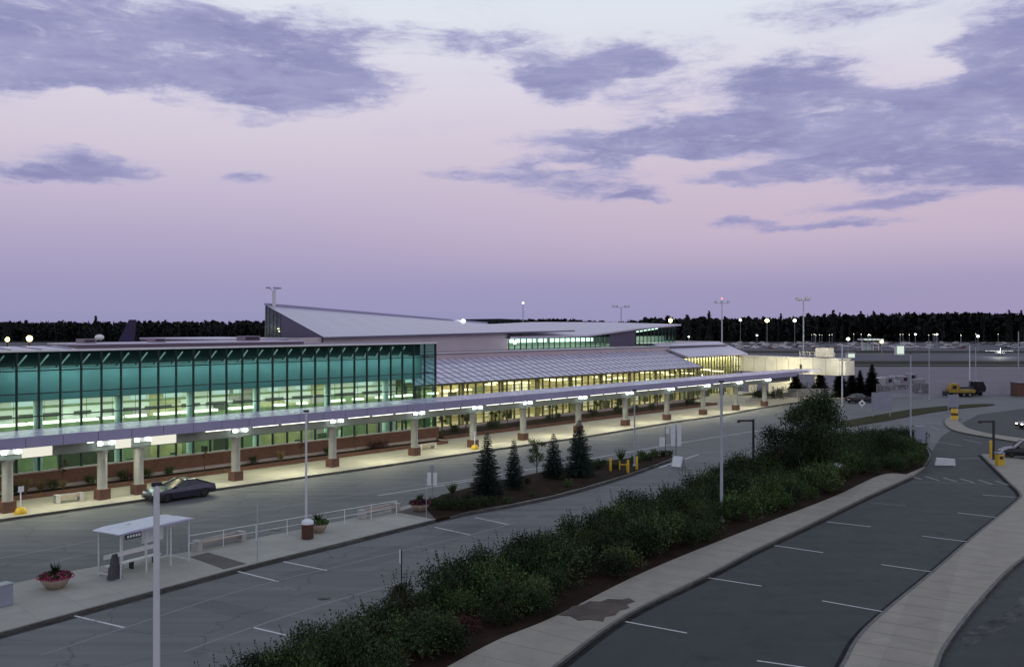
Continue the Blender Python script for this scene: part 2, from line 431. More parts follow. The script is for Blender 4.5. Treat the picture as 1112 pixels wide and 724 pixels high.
#%%SKY
# ------------------------------------------------------------------ sky
def build_sky():
    w = bpy.data.worlds.new('World'); scene.world = w; w.use_nodes = True
    t = NT(w.node_tree); t.n.clear()
    d = t.node('ShaderNodeTexCoord').outputs['Generated']
    sp = t.node('ShaderNodeSeparateXYZ'); t.put(sp.inputs[0], d)
    az = t.math('ARCTAN2', sp.outputs[0], sp.outputs[1]); el = t.math('ARCSINE', sp.outputs[2])
    elp = t.math('MAXIMUM', el, 0.0)
    e90 = t.math('DIVIDE', elp, PI / 2)
    dg = lambda x: x / 90.0
    base = t.ramp(e90, [(0, srgb(150, 148, 187)), (dg(2.2), srgb(156, 152, 190)), (dg(4.6), srgb(172, 163, 197)), (dg(7.2), srgb(191, 180, 206)), (dg(9.8), srgb(206, 196, 214)),
                        (dg(13.5), srgb(217, 210, 225)), (dg(18), srgb(221, 227, 237)), (dg(27), srgb(198, 206, 220)), (dg(50), srgb(156, 166, 186)), (1, srgb(138, 150, 174))])
    # rosy afterglow towards +x, low over the horizon
    pk = t.math('MULTIPLY', t.smooth(az, -.34, .30), t.math('MULTIPLY', t.smooth(elp, .03, .10), t.math('SUBTRACT', 1.0, t.smooth(elp, .11, .24))))
    base = t.mix(t.math('MULTIPLY', pk, .5), base, srgb(211, 188, 203))
    lowp = t.math('MULTIPLY', t.smooth(az, -.05, .5), t.math('SUBTRACT', 1.0, t.smooth(elp, .0, .09)))
    base = t.mix(t.math('MULTIPLY', lowp, .55), base, srgb(165, 152, 186))
    # clouds: drifts placed by bearing and height, broken up by noise
    cmb = t.node('ShaderNodeCombineXYZ'); t.put(cmb.inputs[0], az); t.put(cmb.inputs[1], t.math('MULTIPLY', el, 2.6))
    wn = t.noise(cmb.outputs[0], 7.0, 3, .55)
    wv = t.node('ShaderNodeVectorMath', operation='MULTIPLY_ADD'); t.put(wv.inputs[0], wn.outputs['Color']); wv.inputs[1].default_value = (.09, .075, 0); 
    wn2 = t.noise(cmb.outputs[0], 26.0, 4, .6)
    t.put(wv.inputs[2], cmb.outputs[0])
    wv2 = t.node('ShaderNodeVectorMath', operation='MULTIPLY_ADD'); t.put(wv2.inputs[0], wn2.outputs['Color']); wv2.inputs[1].default_value = (.035, .035, 0); t.put(wv2.inputs[2], wv.outputs[0])
    pt = t.vec('SUBTRACT', wv2.outputs[0], (.0625, .055, 0))
    sep = t.node('ShaderNodeSeparateXYZ'); t.put(sep.inputs[0], pt)
    flat = t.node('ShaderNodeCombineXYZ'); t.put(flat.inputs[0], sep.outputs[0]); t.put(flat.inputs[1], sep.outputs[1]); p2 = flat.outputs[0]
    drifts = [  # x, y, rx, ry, strength  (survey pixels)
        (60, 45, 130, 52, .9), (210, 62, 170, 50, 1.0), (330, 88, 120, 36, .9), (20, 60, 60, 38, .6), (330, 40, 110, 30, .5), (120, 15, 140, 30, .5),
        (450, 42, 110, 20, .42), (540, 48, 70, 20, .4), (280, 128, 70, 8, .45),
        (95, 180, 80, 15, .95), (15, 186, 60, 8, .8), (275, 194, 52, 7, .75), (262, 188, 30, 7, .5),
        (640, 78, 100, 30, .85), (600, 98, 45, 24, .7), (700, 58, 90, 20, .5),
        (850, 110, 190, 40, .85), (1000, 135, 210, 44, 1.0), (770, 148, 160, 22, .8), (660, 160, 130, 18, .8), (590, 186, 120, 17, .8), (640, 205, 90, 10, .7),
        (960, 172, 230, 24, .75), (870, 80, 90, 34, .5), (850, 188, 110, 11, .8), (1050, 195, 150, 16, .9), (690, 212, 50, 6, .7),
        (808, 239, 46, 6, .85), (945, 224, 95, 7, .8), (905, 243, 80, 6, .8), (1000, 217, 60, 5, .6),
        (1095, 30, 60, 42, .8), (1055, 52, 36, 12, .5), (1100, 82, 60, 26, .6), (900, 12, 110, 16, .5), (1180, 110, 120, 90, .8), (-60, 40, 120, 60, .8),
        (740, 175, 60, 8, -.7), (850, 168, 70, 7, -.45), (945, 184, 40, 7, -.8), (560, 165, 80, 9, -.35), (770, 110, 50, 12, -.4), (955, 85, 90, 16, -.6), (90, 100, 20, 12, -.6),
        (150, 60, 26, 8, -.3), (620, 178, 40, 5, -.5)]
    tot = None
    for (px, py, rx, ry, s) in drifts:
        a0 = math.atan2(px - CX, F); e0 = math.atan2(CY - py, math.hypot(F, px - CX)) * 2.6
        c = math.cos(a0) ** 1.5
        v = t.vec('MULTIPLY', t.vec('SUBTRACT', p2, (a0, e0, 0)), (F / (rx * 1.12) / c, F / (2.6 * ry * 1.15), 0))
        r2 = t.vec('DOT_PRODUCT', v, v)
        k = t.math('MULTIPLY', t.math('MAXIMUM', t.math('SUBTRACT', 1.0, r2), 0.0), s)
        tot = k if tot is None else t.math('ADD', tot, k)
    # a loose deck elsewhere in the sky
    stretch = t.node('ShaderNodeCombineXYZ'); t.put(stretch.inputs[0], az); t.put(stretch.inputs[1], t.math('MULTIPLY', el, 4.2))
    n1 = t.noise(p2, 10.0, 9, .66, .4); n3 = t.noise(cmb.outputs[0], 3.0, 4, .5)
    ns_ = t.noise(stretch.outputs[0], 15.0, 8, .68, .8)
    nf = t.noise(stretch.outputs[0], 44.0, 6, .65, .5)
    behind = t.math('MULTIPLY', t.smooth(t.math('ABSOLUTE', az), .62, .9), t.math('MULTIPLY', t.smooth(n3.outputs[0], .42, .7), t.smooth(elp, .12, .3)))
    dens = t.math('ADD', t.math('MINIMUM', t.math('MULTIPLY', tot, 1.15), 1.05), behind)
    wob = t.math('ADD', t.math('MULTIPLY', t.math('SUBTRACT', n1.outputs[0], .5), 1.7), t.math('ADD', t.math('MULTIPLY', t.math('SUBTRACT', ns_.outputs[0], .5), 1.6), t.math('MULTIPLY', t.math('SUBTRACT', nf.outputs[0], .5), .65)))
    near = t.smooth(dens, .0, .22)
    dens = t.math('ADD', dens, t.math('MULTIPLY', wob, t.math('MULTIPLY_ADD', near, .85, .15)))
    al = t.smooth(dens, .04, .95)
    core = t.smooth(dens, .35, 1.35)
    cc = t.mix(core, srgb(184, 182, 213), srgb(127, 130, 177))
    cc = t.mix(t.math('MULTIPLY', t.smooth(ns_.outputs[0], .40, .68), .42), cc, srgb(160, 158, 199))
    low = t.math('SUBTRACT', 1.0, t.smooth(elp, .08, .2))
    nb_ = t.noise(stretch.outputs[0], 6.0, 5, .6, .6)
    cc = t.mix(t.math('MULTIPLY', t.smooth(nb_.outputs[0], .42, .64), .55), cc, srgb(164, 163, 203))
    cc = t.mix(t.math('MULTIPLY', low, .35), cc, srgb(142, 131, 180))
    # thin veils
    veil = t.noise(p2, 4.0, 6, .65, .5)
    base = t.mix(t.math('MULTIPLY', t.math('MULTIPLY', t.smooth(veil.outputs[0], .5, .75), t.smooth(elp, .13, .25)), .35), base, srgb(184, 180, 211))
    sky = t.mix(t.math('MULTIPLY', al, .96), base, cc)
    below = t.smooth(el, -.03, -.005)
    sky = t.mix(below, srgb(60, 58, 66), sky)
    bg = t.node('ShaderNodeBackground'); t.put(bg.inputs[0], sky); bg.inputs[1].default_value = 1.0
    ns = t.node('ShaderNodeTexSky', sky_type='NISHITA'); ns.sun_disc = False; ns.sun_elevation = R(1); ns.sun_rotation = R(150)
    b2 = t.node('ShaderNodeBackground'); t.l.new(ns.outputs[0], b2.inputs[0]); b2.inputs[1].default_value = .012
    ad = t.node('ShaderNodeAddShader'); t.l.new(bg.outputs[0], ad.inputs[0]); t.l.new(b2.outputs[0], ad.inputs[1])
    o = t.node('ShaderNodeOutputWorld'); t.l.new(ad.outputs[0], o.inputs[0])
    sl = bpy.data.lights.new('sun', 'SUN'); sl.energy = .10; sl.angle = R(25); sl.color = (1, .82, .72)
    so = bpy.data.objects.new('sun', sl); COL.objects.link(so)
    so.rotation_euler = Vector((-.4, .75, -.45)).to_track_quat('-Z', 'Y').to_euler()
build_sky()

cam = bpy.data.cameras.new('camera'); cam.sensor_width = 36; cam.lens = 36 * F / 1112; cam.clip_end = 6000; cam.clip_start = .5
cam.shift_y = -9 / 1112
co = bpy.data.objects.new('camera', cam); COL.objects.link(co); co.location = (0, 0, H); co.rotation_euler = (PI / 2, 0, 0)
scene.camera = co
scene.view_settings.view_transform = 'Standard'; scene.view_settings.look = 'None'; scene.view_settings.exposure = 0; scene.view_settings.gamma = 1
scene.view_settings.use_curve_mapping = False
scene.render.engine = 'CYCLES'
scene.cycles.use_denoising = True
scene.cycles.max_bounces = 6; scene.cycles.transparent_max_bounces = 12; scene.cycles.diffuse_bounces = 3; scene.cycles.glossy_bounces = 3
scene.cycles.sample_clamp_indirect = 4.0
scene.cycles.caustics_reflective = False; scene.cycles.caustics_refractive = False

#%%GROUND
# ------------------------------------------------------------------ ground, roads, pavements
def smooth_line(pts, n=6):
    out = []
    P = [Vector((p[0], p[1])) for p in pts]
    for i in range(len(P) - 1):
        a = P[max(i - 1, 0)]; b = P[i]; c = P[i + 1]; d = P[min(i + 2, len(P) - 1)]
        for k in range(n):
            u = k / n
            out.append(.5 * ((2 * b) + (c - a) * u + (2 * a - 5 * b + 4 * c - d) * u * u + (3 * b - a - 3 * c + d) * u ** 3))
    out.append(P[-1]); return out
def gl(pix, n=5, z=0.0): return smooth_line([G(x, y, z) for x, y in pix], n)
def struct(name, mb, m): return tag(mb.obj(name, m), kind='structure')
def ribbon(line, w, z0, z1, side=1):
    """a strip beside a line, closed into a solid"""
    L = []; Rr = []
    for i, p in enumerate(line):
        a = line[max(i - 1, 0)]; b = line[min(i + 1, len(line) - 1)]
        t = (b - a).normalized(); nrm = Vector((-t.y, t.x)) * side
        L.append(p); Rr.append(p + nrm * w)
    mb = MB()
    for i in range(len(line) - 1):
        a, b, c, d = L[i], L[i + 1], Rr[i + 1], Rr[i]
        vs = [(a.x, a.y, z1), (b.x, b.y, z1), (c.x, c.y, z1), (d.x, d.y, z1), (a.x, a.y, z0), (b.x, b.y, z0), (c.x, c.y, z0), (d.x, d.y, z0)]
        mb.add(vs, [(0, 1, 2, 3), (4, 5, 1, 0), (3, 2, 6, 7)])
    return mb

big = 4000
struct('ground', MB().sheet([(-big, -300), (big, -300), (big, big), (-big, big)], -.06), M['ground'])
struct('road', MB().sheet([(-160, -20), (190, -20), (230, 120), (230, F * H / 77), (60, F * H / 77.5), W(120, 6)[:2], W(112, 30)[:2], W(-80, 30)[:2]], 0), M['road'])
struct('apron', MB().sheet([(-700, 130), W(-60, 60)[:2], W(112, 60)[:2], (62, 178), (230, 182), (900, 190), (900, 315), (-700, 315)], -.03), M['apron'])
struct('taxiway', MB().sheet([(-900, 372), (1200, 358), (1200, 470), (-900, 470)], -.03), M['taxi'])
struct('distant_car_park', MB().sheet([(-900, 520), (1200, 500), (1200, 760), (-900, 770)], -.03), M['taxi'])

kerbT = [(-120, 583), (-40, 571.5), (12.4, 564), (140, 546), (236, 532), (400, 509), (522, 490.8), (640, 474), (730, 459), (781, 451.8), (805, 447.4), (826, 443.5), (857, 438.5), (890, 435), (927, 432.6)]
kt = gl(kerbT)
poly = kt + [G(927, 431.4).xy, G(880, 432).xy, W(122, 12).xy, W(112, 22).xy, W(-60, 22).xy]
struct('terminal_pavement', MB().prism([p[:2] for p in poly], -.05, .14), M['pave_t'])
struct('terminal_kerb', ribbon(kt, .18, -.04, .144, 1), M['kerb'])

islF = [(-90, 716), (0, 690.4), (140, 652), (270, 616.8), (357.5, 595), (445, 573), (507, 558.5), (556, 549.7), (600, 540.5), (632.7, 532), (675.5, 519), (709.7, 507), (727, 500.5), (733, 497)]
islB = [(733, 497), (728, 494.5), (705, 495.5), (650, 502), (600, 511), (550, 521.5), (515, 529), (480, 538), (456, 545), (430, 553), (350, 571), (270, 587), (206, 600), (91, 619), (0, 638), (-90, 657)]
f_ = gl(islF); b_ = gl(islB)
struct('island_pavement', MB().prism([tuple(p) for p in f_ + b_[1:]], -.05, .14), M['pave_i'])
struct('island_kerb', ribbon(f_, .16, -.04, .144, 1), M['kerb'])
struct('island_back_kerb', ribbon(b_, .16, -.04, .144, 1), M['kerb'])
bedF = [(474, 566.5), (507, 557.6), (556, 548.8), (600, 539.6), (632.7, 531), (675.5, 518.2), (709.7, 506.3), (726, 500), (731, 497.3)]
bedB = [(728, 495.3), (705, 496.3), (650, 503), (600, 512), (550, 522.5), (515, 530), (480, 539.5), (458, 548.5)]
bedI = [G(*p).xy for p in bedF + bedB]
struct('island_planting_bed', MB().prism([tuple(p) for p in bedI], .0, .19), M['mulch'])
# patterned brick strips across the island
M['paver'] = brick_mat('brown_pavers', (.16, .11, .075), (.11, .075, .05), (.10, .09, .08))
def strip(px):
    return MB().prism([tuple(G(x, y).xy) for x, y in px], .1, .146)
struct('paver_strip', strip([(206, 607), (226, 602), (268, 614.5), (243, 620.5)]), M['paver'])
struct('paver_strip', strip([(431, 558), (446, 553), (500, 558.3), (470, 565.5)]), M['paver'])

shL = [(180, 770), (270, 727), (394, 671.5), (412, 665), (500, 629), (560, 603), (646, 571), (732, 543), (754, 531.5), (800, 510), (850, 494), (905, 483), (950, 477.5), (985, 478), (1003, 484), (1011, 495), (1005, 507)]
swL = [(984, 516.5), (957, 517), (905, 541), (820, 574), (704.7, 621), (604.7, 671), (540, 698), (470, 736), (400, 775)]
swR = [(991, 517.6), (986, 521), (940, 542), (880, 571.5), (820, 600), (767, 628), (681, 671), (608, 724), (560, 762)]
sl_ = gl(shL); wl = gl(swL); wr = gl(swR)
bedS = sl_ + wl
struct('planting_bed', MB().prism([tuple(p) for p in bedS], -.05, .13), M['mulch'])
struct('bed_kerb', ribbon(sl_, .16, -.04, .148, -1), M['kerb'])
struct('footpath', MB().prism([tuple(p) for p in [G(1005, 507.5).xy] + wl + list(reversed(wr))], -.05, .14), M['pave_r'])
struct('footpath_kerb', ribbon(wr, .17, -.04, .145, -1), M['kerb'])
# washed-out soil lying over the path
struct('soil_wash', MB().prism([tuple(G(x, y).xy) for x, y in [(606, 671), (616, 666), (621, 661), (633, 659), (640, 655.5), (652, 656), (660, 653), (676, 653.5), (683, 652), (690, 656), (681, 659), (684, 663), (673, 666), (668, 671), (657, 673), (655, 678), (640, 676), (628, 677), (619, 672)]], .1, .147), ground_mat('washed_soil', [(.3, (.05, .042, .036)), (.5, (.10, .085, .072)), (.7, (.17, .15, .13))], .8, .2))

rl = [(890, 760), (914, 722.6), (929.5, 695), (957, 667.6), (1014, 620.5), (1055, 585), (1100, 548), (1107, 538), (1094, 524), (1080, 510), (1068, 498), (1064, 494)]
rr = [(1064, 494), (1085, 495), (1112, 500), (1180, 511), (1300, 528), (1290, 545), (1190, 557), (1112, 608.7), (1070, 650), (1032, 699), (1020, 724), (1008, 760)]
rl_ = gl(rl); rr_ = gl(rr)
dark = [G(470, 790).xy] + [p for p in reversed(wr)] + [G(991, 517).xy, G(1005, 507).xy, G(1012, 490).xy, G(1022, 474).xy, G(1042, 461).xy, G(1062, 450).xy, G(1130, 441).xy, G(1400, 438).xy, G(1500, 790).xy]
struct('car_park', MB().sheet([tuple(p) for p in dark], .004), M['lot'])
struct('curved_footpath', MB().prism([tuple(p) for p in rl_ + rr_[1:]], -.05, .14), M['pave_r'])
struct('curved_kerb', ribbon(rl_, .17, -.04, .145, -1), M['kerb'])
struct('curved_kerb', ribbon(rr_[5:], .17, -.04, .145, -1), M['kerb'])
med = gl([(1043, 454.5), (1035, 452.5), (1028, 454.5), (1025, 459), (1031, 466), (1045, 470.5), (1070, 475), (1112, 482), (1180, 492), (1180, 485), (1112, 477), (1075, 471.5), (1053, 466), (1044, 460), (1041, 456), (1043, 454.5)], 5)
struct('toll_island', MB().prism([tuple(p) for p in med[:-1]], -.05, .14), M['pave_r'])
struct('toll_island_kerb', ribbon(med, .14, -.04, .146, 1), M['kerb'])
gv = gl([(905, 464), (920, 463.5), (965, 456.5), (1000, 450), (1040, 444), (1074, 440.8), (1078, 439), (1050, 439.5), (1000, 443.6), (970, 448), (930, 455), (905, 459.5), (905, 464)], 4)
struct('grass_verge', MB().prism([tuple(p) for p in gv[:-1]], -.05, .10), M['grass'])
struct('grass_bank', MB().prism([tuple(p) for p in [W(119, 13).xy, G(880, 431.6).xy, G(927, 431).xy, G(945, 429).xy, (66, 187), (50, 200), W(128, 18).xy]], -.05, .12), M['grass'])

# grime gathered along the kerbs
M['gutter'] = ground_mat('gutter_grime', [(.32, (.022, .023, .022)), (.5, (.055, .056, .054)), (.66, (.10, .10, .096))], .9, .1)
M['gutter_new'] = ground_mat('gutter_grime_new', [(.32, (.010, .011, .011)), (.5, (.022, .025, .026)), (.68, (.05, .05, .048))], .9, .1)
struct('gutter', ribbon([p for p in kt], .42, -.02, .0035, -1), M['gutter'])
struct('gutter', ribbon(f_, .40, -.02, .0035, -1), M['gutter'])
struct('gutter', ribbon(sl_, .30, -.02, .0035, 1), M['gutter'])
struct('gutter', ribbon(wr, .30, -.02, .0065, 1), M['gutter_new'])
struct('gutter', ribbon(rl_, .25, -.02, .0065, 1), M['gutter_new'])
# slab joints across the paths
def joints(A, B, step, name):
    mb = MB(); acc = 0.0
    for a, b in zip(A, A[1:]):
        L = (b - a).length
        while acc < L:
            p = a + (b - a) * (acc / L); best = None
            for c, d in zip(B, B[1:]):
                e = d - c; u = max(0, min(1, (p - c).dot(e) / max(1e-6, e.length_squared))); x = c + e * u
                if best is None or (x - p).length < (best - p).length: best = x
            if (best - p).length > .4:
                v = (best - p).normalized(); n = Vector((-v.y, v.x)) * .016; p1 = p + v * .17; p2 = best - v * .17
                mb.add([(*(p1 - n), .1435), (*(p2 - n), .1435), (*(p2 + n), .1435), (*(p1 + n), .1435)], [(0, 1, 2, 3)])
            acc += step
        acc -= L
    struct(name, mb, M['joint'])
M['joint'] = mat('slab_joint', (.165, .155, .13), .9, .3, 2)
joints(wr, wl, 1.75, 'footpath_joint'); joints(rl_, [p for p in rr_[10:]], 1.75, 'curved_footpath_joint')
for k, (x, y) in enumerate([(352, 649), (560, 585), (690, 545), (300, 575)]):
    g = G(x, y); struct('manhole_cover', MB().lathe([(.36, 0), (.36, .0055), (0, .0065)], (g.x, g.y, 0), 20), M['dark_metal'])
# painted lines
def line(mb, a, b, w, z, za=0.0):
    p = G(*a).xy; q = G(*b).xy; t = (q - p).normalized(); n = Vector((-t.y, t.x)) * (w / 2)
    mb.add([(*(p - n), z), (*(q - n), z), (*(q + n), z), (*(p + n), z)], [(0, 1, 2, 3)])
def pline(mb, pts, w, z):
    L = gl(pts, 4)
    for i in range(len(L) - 1):
        p, q = L[i], L[i + 1]; t = (q - p).normalized(); n = Vector((-t.y, t.x)) * (w / 2)
        mb.add([(*(p - n), z), (*(q - n), z), (*(q + n), z), (*(p + n), z)], [(0, 1, 2, 3)])
mk = MB(); ZR = .005
for a, b in [((80, 668), (135, 681)), ((258, 620), (302, 631)), ((308, 609.5), (355, 619)), ((472, 572), (511, 580.5)), ((516, 561.5), (553, 569.5)), ((274, 680.6), (314, 690))]:
    line(mk, a, b, .13, ZR)
pline(mk, [(466, 526.5), (540, 515.5), (640, 498), (700, 487.5), (780, 474), (860, 462), (912, 454.5)], .16, ZR)
pline(mk, [(410, 538), (460, 530), (516, 521)], .16, ZR)
line(mk, (716, 507.5), (759, 493), .2, ZR)
struct('road_marking', mk, M['mark'])
mf = MB()
pline(mf, [(-60, 618), (0, 606), (100, 587), (206, 567), (280, 554.5), (351, 543), (419, 531.5), (466, 524.5)], .14, ZR)
pline(mf, [(44, 711), (130, 683), (230, 650), (303, 629.6), (357, 617), (440, 597), (511, 580.5), (560, 567)], .10, ZR)
pline(mf, [(200, 707), (270, 682), (360, 653), (449, 627.7), (560, 592), (640, 566)], .13, ZR)
for a, b in [((920, 467), (985, 462)), ((940, 463), (975, 471)), ((960, 461), (1000, 468)), ((925, 473), (965, 478)), ((1013, 479), (1045, 484)), ((1046, 477), (1066, 481)), ((1010, 462), (1020, 467)), ((985, 461), (1030, 458.5))]:
    line(mf, a, b, .22, .0065)
struct('road_marking', mf, M['mark_faint'])
ml = MB()
for a, b in [((679, 674.5), (746, 687)), ((769, 627), (827, 636)), ((841, 592), (894, 599.8)), ((898, 566.4), (946, 571.8)), ((893, 652), (960, 664)), ((957, 612.7), (1013, 620.7)), ((1001, 581.7), (1051, 588)), ((1040, 556.6), (1090, 562.5)), ((1067, 537), (1106, 540)), ((822, 717), (893, 727))]:
    line(ml, a, b, .11, .0095)
struct('parking_line', ml, M['mark'])
mg = MB()
line(mg, (945, 545.5), (984, 549), .11, .0095)
for i in range(6):
    x = 986 + i * 19; line(mg, (x, 516 + i * 1.2), (x + 15, 520.5 + i * 1.2), .25, .0095)
pline(mg, [(991, 523), (1030, 524), (1093, 526)], .12, .0095); pline(mg, [(1042, 498), (1064, 497)], .2, .0095)
struct('parking_line', mg, M['mark_faint'])
# darker repair patches and lighter apron bands
M['patch'] = asphalt('asphalt_patch', (.112, .117, .118), .7, .5, .9)
struct('road_patch', MB().sheet([tuple(G(x, y).xy) for x, y in [(196, 655), (232, 651), (330, 672), (300, 681)]], .003), M['patch'])
struct('road_patch', MB().sheet([tuple(G(x, y).xy) for x, y in [(300, 624), (322, 627), (352, 622), (398, 615), (440, 604), (492, 589), (515, 578), (540, 566), (520, 567), (495, 573), (470, 583), (430, 592), (380, 607), (330, 617)]], .003), M['patch'])
M['salt'] = ground_mat('dusty_asphalt', [(.36, (.026, .030, .032)), (.48, (.07, .072, .074)), (.6, (.17, .165, .16))], .7, .1)
struct('dusty_patch', MB().sheet([tuple(G(x, y).xy) for x, y in [(1042, 692), (1070, 676), (1090, 668), (1100, 660), (1108, 648), (1112, 640), (1120, 648), (1108, 672), (1085, 684), (1062, 697), (1048, 702)]], .008), M['salt'])
struct('apron_line', MB().sheet([(-600, 338), (900, 318), (900, 321), (-600, 341)], -.02), mat('apron_edge', (.22, .2, .24), .9, .2, .1))
#%%TERMINAL
# ------------------------------------------------------------------ the terminal (local frame: x along it, y into it)
rng = random.Random(7)
TL = (O.x, O.y, 0)
def area(name, s, q, z, sx, sy, power, color, tilt=0.0, axis='X'):
    l = bpy.data.lights.new(name, 'AREA'); l.shape = 'RECTANGLE'; l.size = sx; l.size_y = sy; l.energy = power; l.color = color
    o = bpy.data.objects.new(name, l); COL.objects.link(o)
    o.location = W(s, q, z); o.rotation_euler = (Matrix.Rotation(TROT, 3, 'Z') @ Matrix.Rotation(tilt, 3, 'X')).to_euler()
    return o

T = thing('terminal_building', 'long airport terminal with teal glass hall, sloped panel roof and peaked metal roof', 'terminal', TL, TROT)
BAY = 1.7215; S0 = -15.305; S1 = S0 + 27 * BAY
ZR_ = [11.37, 9.85, 8.03, 6.2, 4.37, 2.95, 1.83]
# --- glass hall: brick plinth, bays of teal glass
MB().bb(S0 - 7 * BAY, S1 + .3, 6.75, 7.25, 0, 1.72).obj('brick_plinth', M['brick'], T)
MB().bb(S0 - 7 * BAY, S1 + .32, 6.68, 7.3, 1.723, 1.83).obj('plinth_cap', M['stone'], T)
def bay_window(s, w=BAY):
    g = MB().quad((s, 7, 1.83), (s + w, 7, 1.83), (s + w, 7, 11.37), (s, 7, 11.37)).obj('window', M['teal_glass'], T)
    m = MB().bb(s - .055, s + .055, 6.90, 7.12, 1.832, 11.37)
    for z in ZR_[1:-1]: m.bb(s + .055, s + w - .055, 6.94, 7.08, z - .045, z + .045)
    m.obj('frame', M['mullion'], g)
    return g
w0 = bay_window(S0)
for i in range(-7, 27):
    if i: c = copy_tree(w0, T); c.location = (i * BAY, 0, 0)
MB().bb(S1 - .07, S1 + .07, 6.88, 7.12, 1.835, 11.37).obj('corner_post', M['mullion'], T)
eg = MB().quad((S1, 7.12, 1.83), (S1, 17, 1.83), (S1, 17, 11.37), (S1, 7.12, 11.37)).obj('window', M['teal_glass'], T)
m = MB()
for k in range(1, 6): m.bb(S1 - .05, S1 + .05, 7.12 + k * 1.7 - .05, 7.12 + k * 1.7 + .05, 1.84, 11.36)
for z in ZR_[1:-1]: m.bb(S1 - .04, S1 + .04, 7.14, 16.9, z - .045, z + .045)
m.obj('frame', M['mullion'], eg)
b0 = MB(); b0.bar((.12, 7.75, 9.95), (1.08, 7.75, 11.1), .10, .10); b0.bar((.1, 7.75, 10.12), (1.62, 7.75, 10.12), .09, .08)
br0 = b0.obj('roof_brace', M['brace'], T, (S0, 0, 0))
for i in range(-7, 25):
    if i: c = copy_tree(br0, T); c.location = (S0 + i * BAY, 0, 0)
MB().bb(S0 - 7 * BAY, S1 + .15, 6.82, 7.3, 11.374, 11.52).obj('roof_coping', M['white_paint'], T)
MB().bb(S0 - 7 * BAY, S1 + .1, 7.3, 17.2, 11.30, 11.46).obj('hall_roof', M['roof_dark'], T)
# --- inside the hall
MB().bb(S0 - 7 * BAY, S1 - .2, 9.0, 9.25, 7.3, 9.98).obj('bulkhead', M['teal_wall'], T)
MB().bb(S0 - 7 * BAY, S1 - .2, 9.26, 16.9, 9.8, 10.0).obj('upper_ceiling', M['teal_dark'], T)
MB().bb(S0 - 7 * BAY, S1 - .2, 9.3, 9.5, 10.0, 11.28).obj('upper_wall', M['teal_dark'], T)
MB().bb(S0 - 7 * BAY, S1 - .2, 9.26, 14.0, 7.26, 7.46).obj('ceiling', M['int_white'], T)
MB().bb(S0 - 7 * BAY, S1 - .2, 13.5, 13.8, .1, 7.25).obj('back_wall', M['int_white'], T)
MB().bb(S0 - 7 * BAY, S1 - .2, 13.41, 13.495, 6.28, 6.5).obj('wall_band', M['int_green'], T)
MB().bb(S0 - 7 * BAY, S1 - .2, 7.3, 16.9, .02, .12).obj('floor', M['int_floor'], T)
# things on the far wall and in the hall: signs, counters, posters
x = S0 - 11
while x < S1 - 3:
    w = rng.uniform(1.4, 3.6)
    if rng.random() < .62: MB().bb(x, x + w, 13.30, 13.355, 5.55, 5.85).obj('wall_sign', M['int_dark'], T)
    if rng.random() < .45: MB().bb(x + .1, x + w * .8, 13.42, 13.49, .4, rng.uniform(1.8, 3.0)).obj('doorway', rng.choice([M['int_dark'], M['int_green'], M['int_yellow']]), T)
    if rng.random() < .65:
        k = rng.uniform(.9, 1.2); q0 = rng.uniform(9.2, 11.8)
        c = MB().bb(x, x + w * .85, q0, q0 + .8, .13, k).obj('counter', rng.choice([M['int_green'], M['int_dark'], M['int_white'], M['int_yellow']]), T)
        MB().bb(x - .03, x + w * .85 + .03, q0 - .03, q0 + .83, k, k + .05).obj('counter_top', M['int_white'], c)
    if rng.random() < .4:
        q0 = rng.uniform(8.3, 10.5); MB().bb(x + .3, x + .3 + rng.uniform(.4, 1.2), q0, q0 + .3, .13, rng.uniform(1.7, 2.6)).obj('display_board', rng.choice([M['int_dark'], M['int_green'], M['sign_white']]), T)
    x += w + rng.uniform(.3, 1.2)
x = S0 - 12
while x < S1 - 2:
    w = rng.choice([BAY, BAY * 2, BAY * 3, BAY * 1.5])
    MB().bb(x + .02, x + w - .02, 13.36, 13.398, .12, rng.choice([5.2, 5.5, 5.5, 5.8])).obj('wall_panel', rng.choice([M['int_green'], M['int_green'], M['int_yellow'], M['int_dark'], M['stone']]), T)
    if rng.random() < .3: MB().bb(x + .1, x + w - .1, 13.44, 13.488, 5.9, 7.2).obj('wall_panel', rng.choice([M['brace'], M['stone'], M['int_yellow']]), T)
    x += w
for i, s in enumerate([TS(47, 8.6), TS(135, 8.6), TS(213, 8.6), TS(285, 8.6), TS(362, 8.6), TS(425, 8.6)]):
    MB().tube((s, 9.6, .12), (s, 9.6, 7.24), .36, n=14).obj('hall_column', M['teal_wall'] if False else M['brace'], T)
# pendant light boxes along the ceiling of the ground floor and the mezzanine edge
MB().bb(S0 - 12, S1 - .3, 11.6, 11.75, 4.5, 5.1).obj('balcony_edge', M['int_green'], T)
MB().bb(S0 - 12, S1 - .3, 11.76, 13.3, 4.52, 4.7).obj('balcony_floor', M['int_white'], T)
for px in list(range(-25, 470, 27)):
    s = TS(px + rng.uniform(-5, 5), 10); L = rng.uniform(.9, 2.6)
    f = MB().bb(s, s + L, 9.6, 10.3, 5.26, 5.46).obj('pendant_lamp', M['em_int'], T)
    MB().tube((s + L / 2, 10, 5.465), (s + L / 2, 10, 7.25), .02, n=5).obj('rod', M['dark_metal'], f)
for px in (20, 78, 150, 186, 240, 262, 300, 330, 396, 405, 447):
    s = TS(px, 12); MB().bb(s, s + rng.uniform(1.0, 2.0), 13.36, 13.405, 6.55, 7.15).obj('light_box', M['em_box'], T)
area('hall_light', 7, 10.9, 7.15, 46, 1.6, 1600, (1, .95, .84))
area('hall_light', 7, 7.9, 9.95, 46, .3, 400, (.85, 1, .98), R(24))  # added unseen lamp, aimed to brighten the teal bulkhead
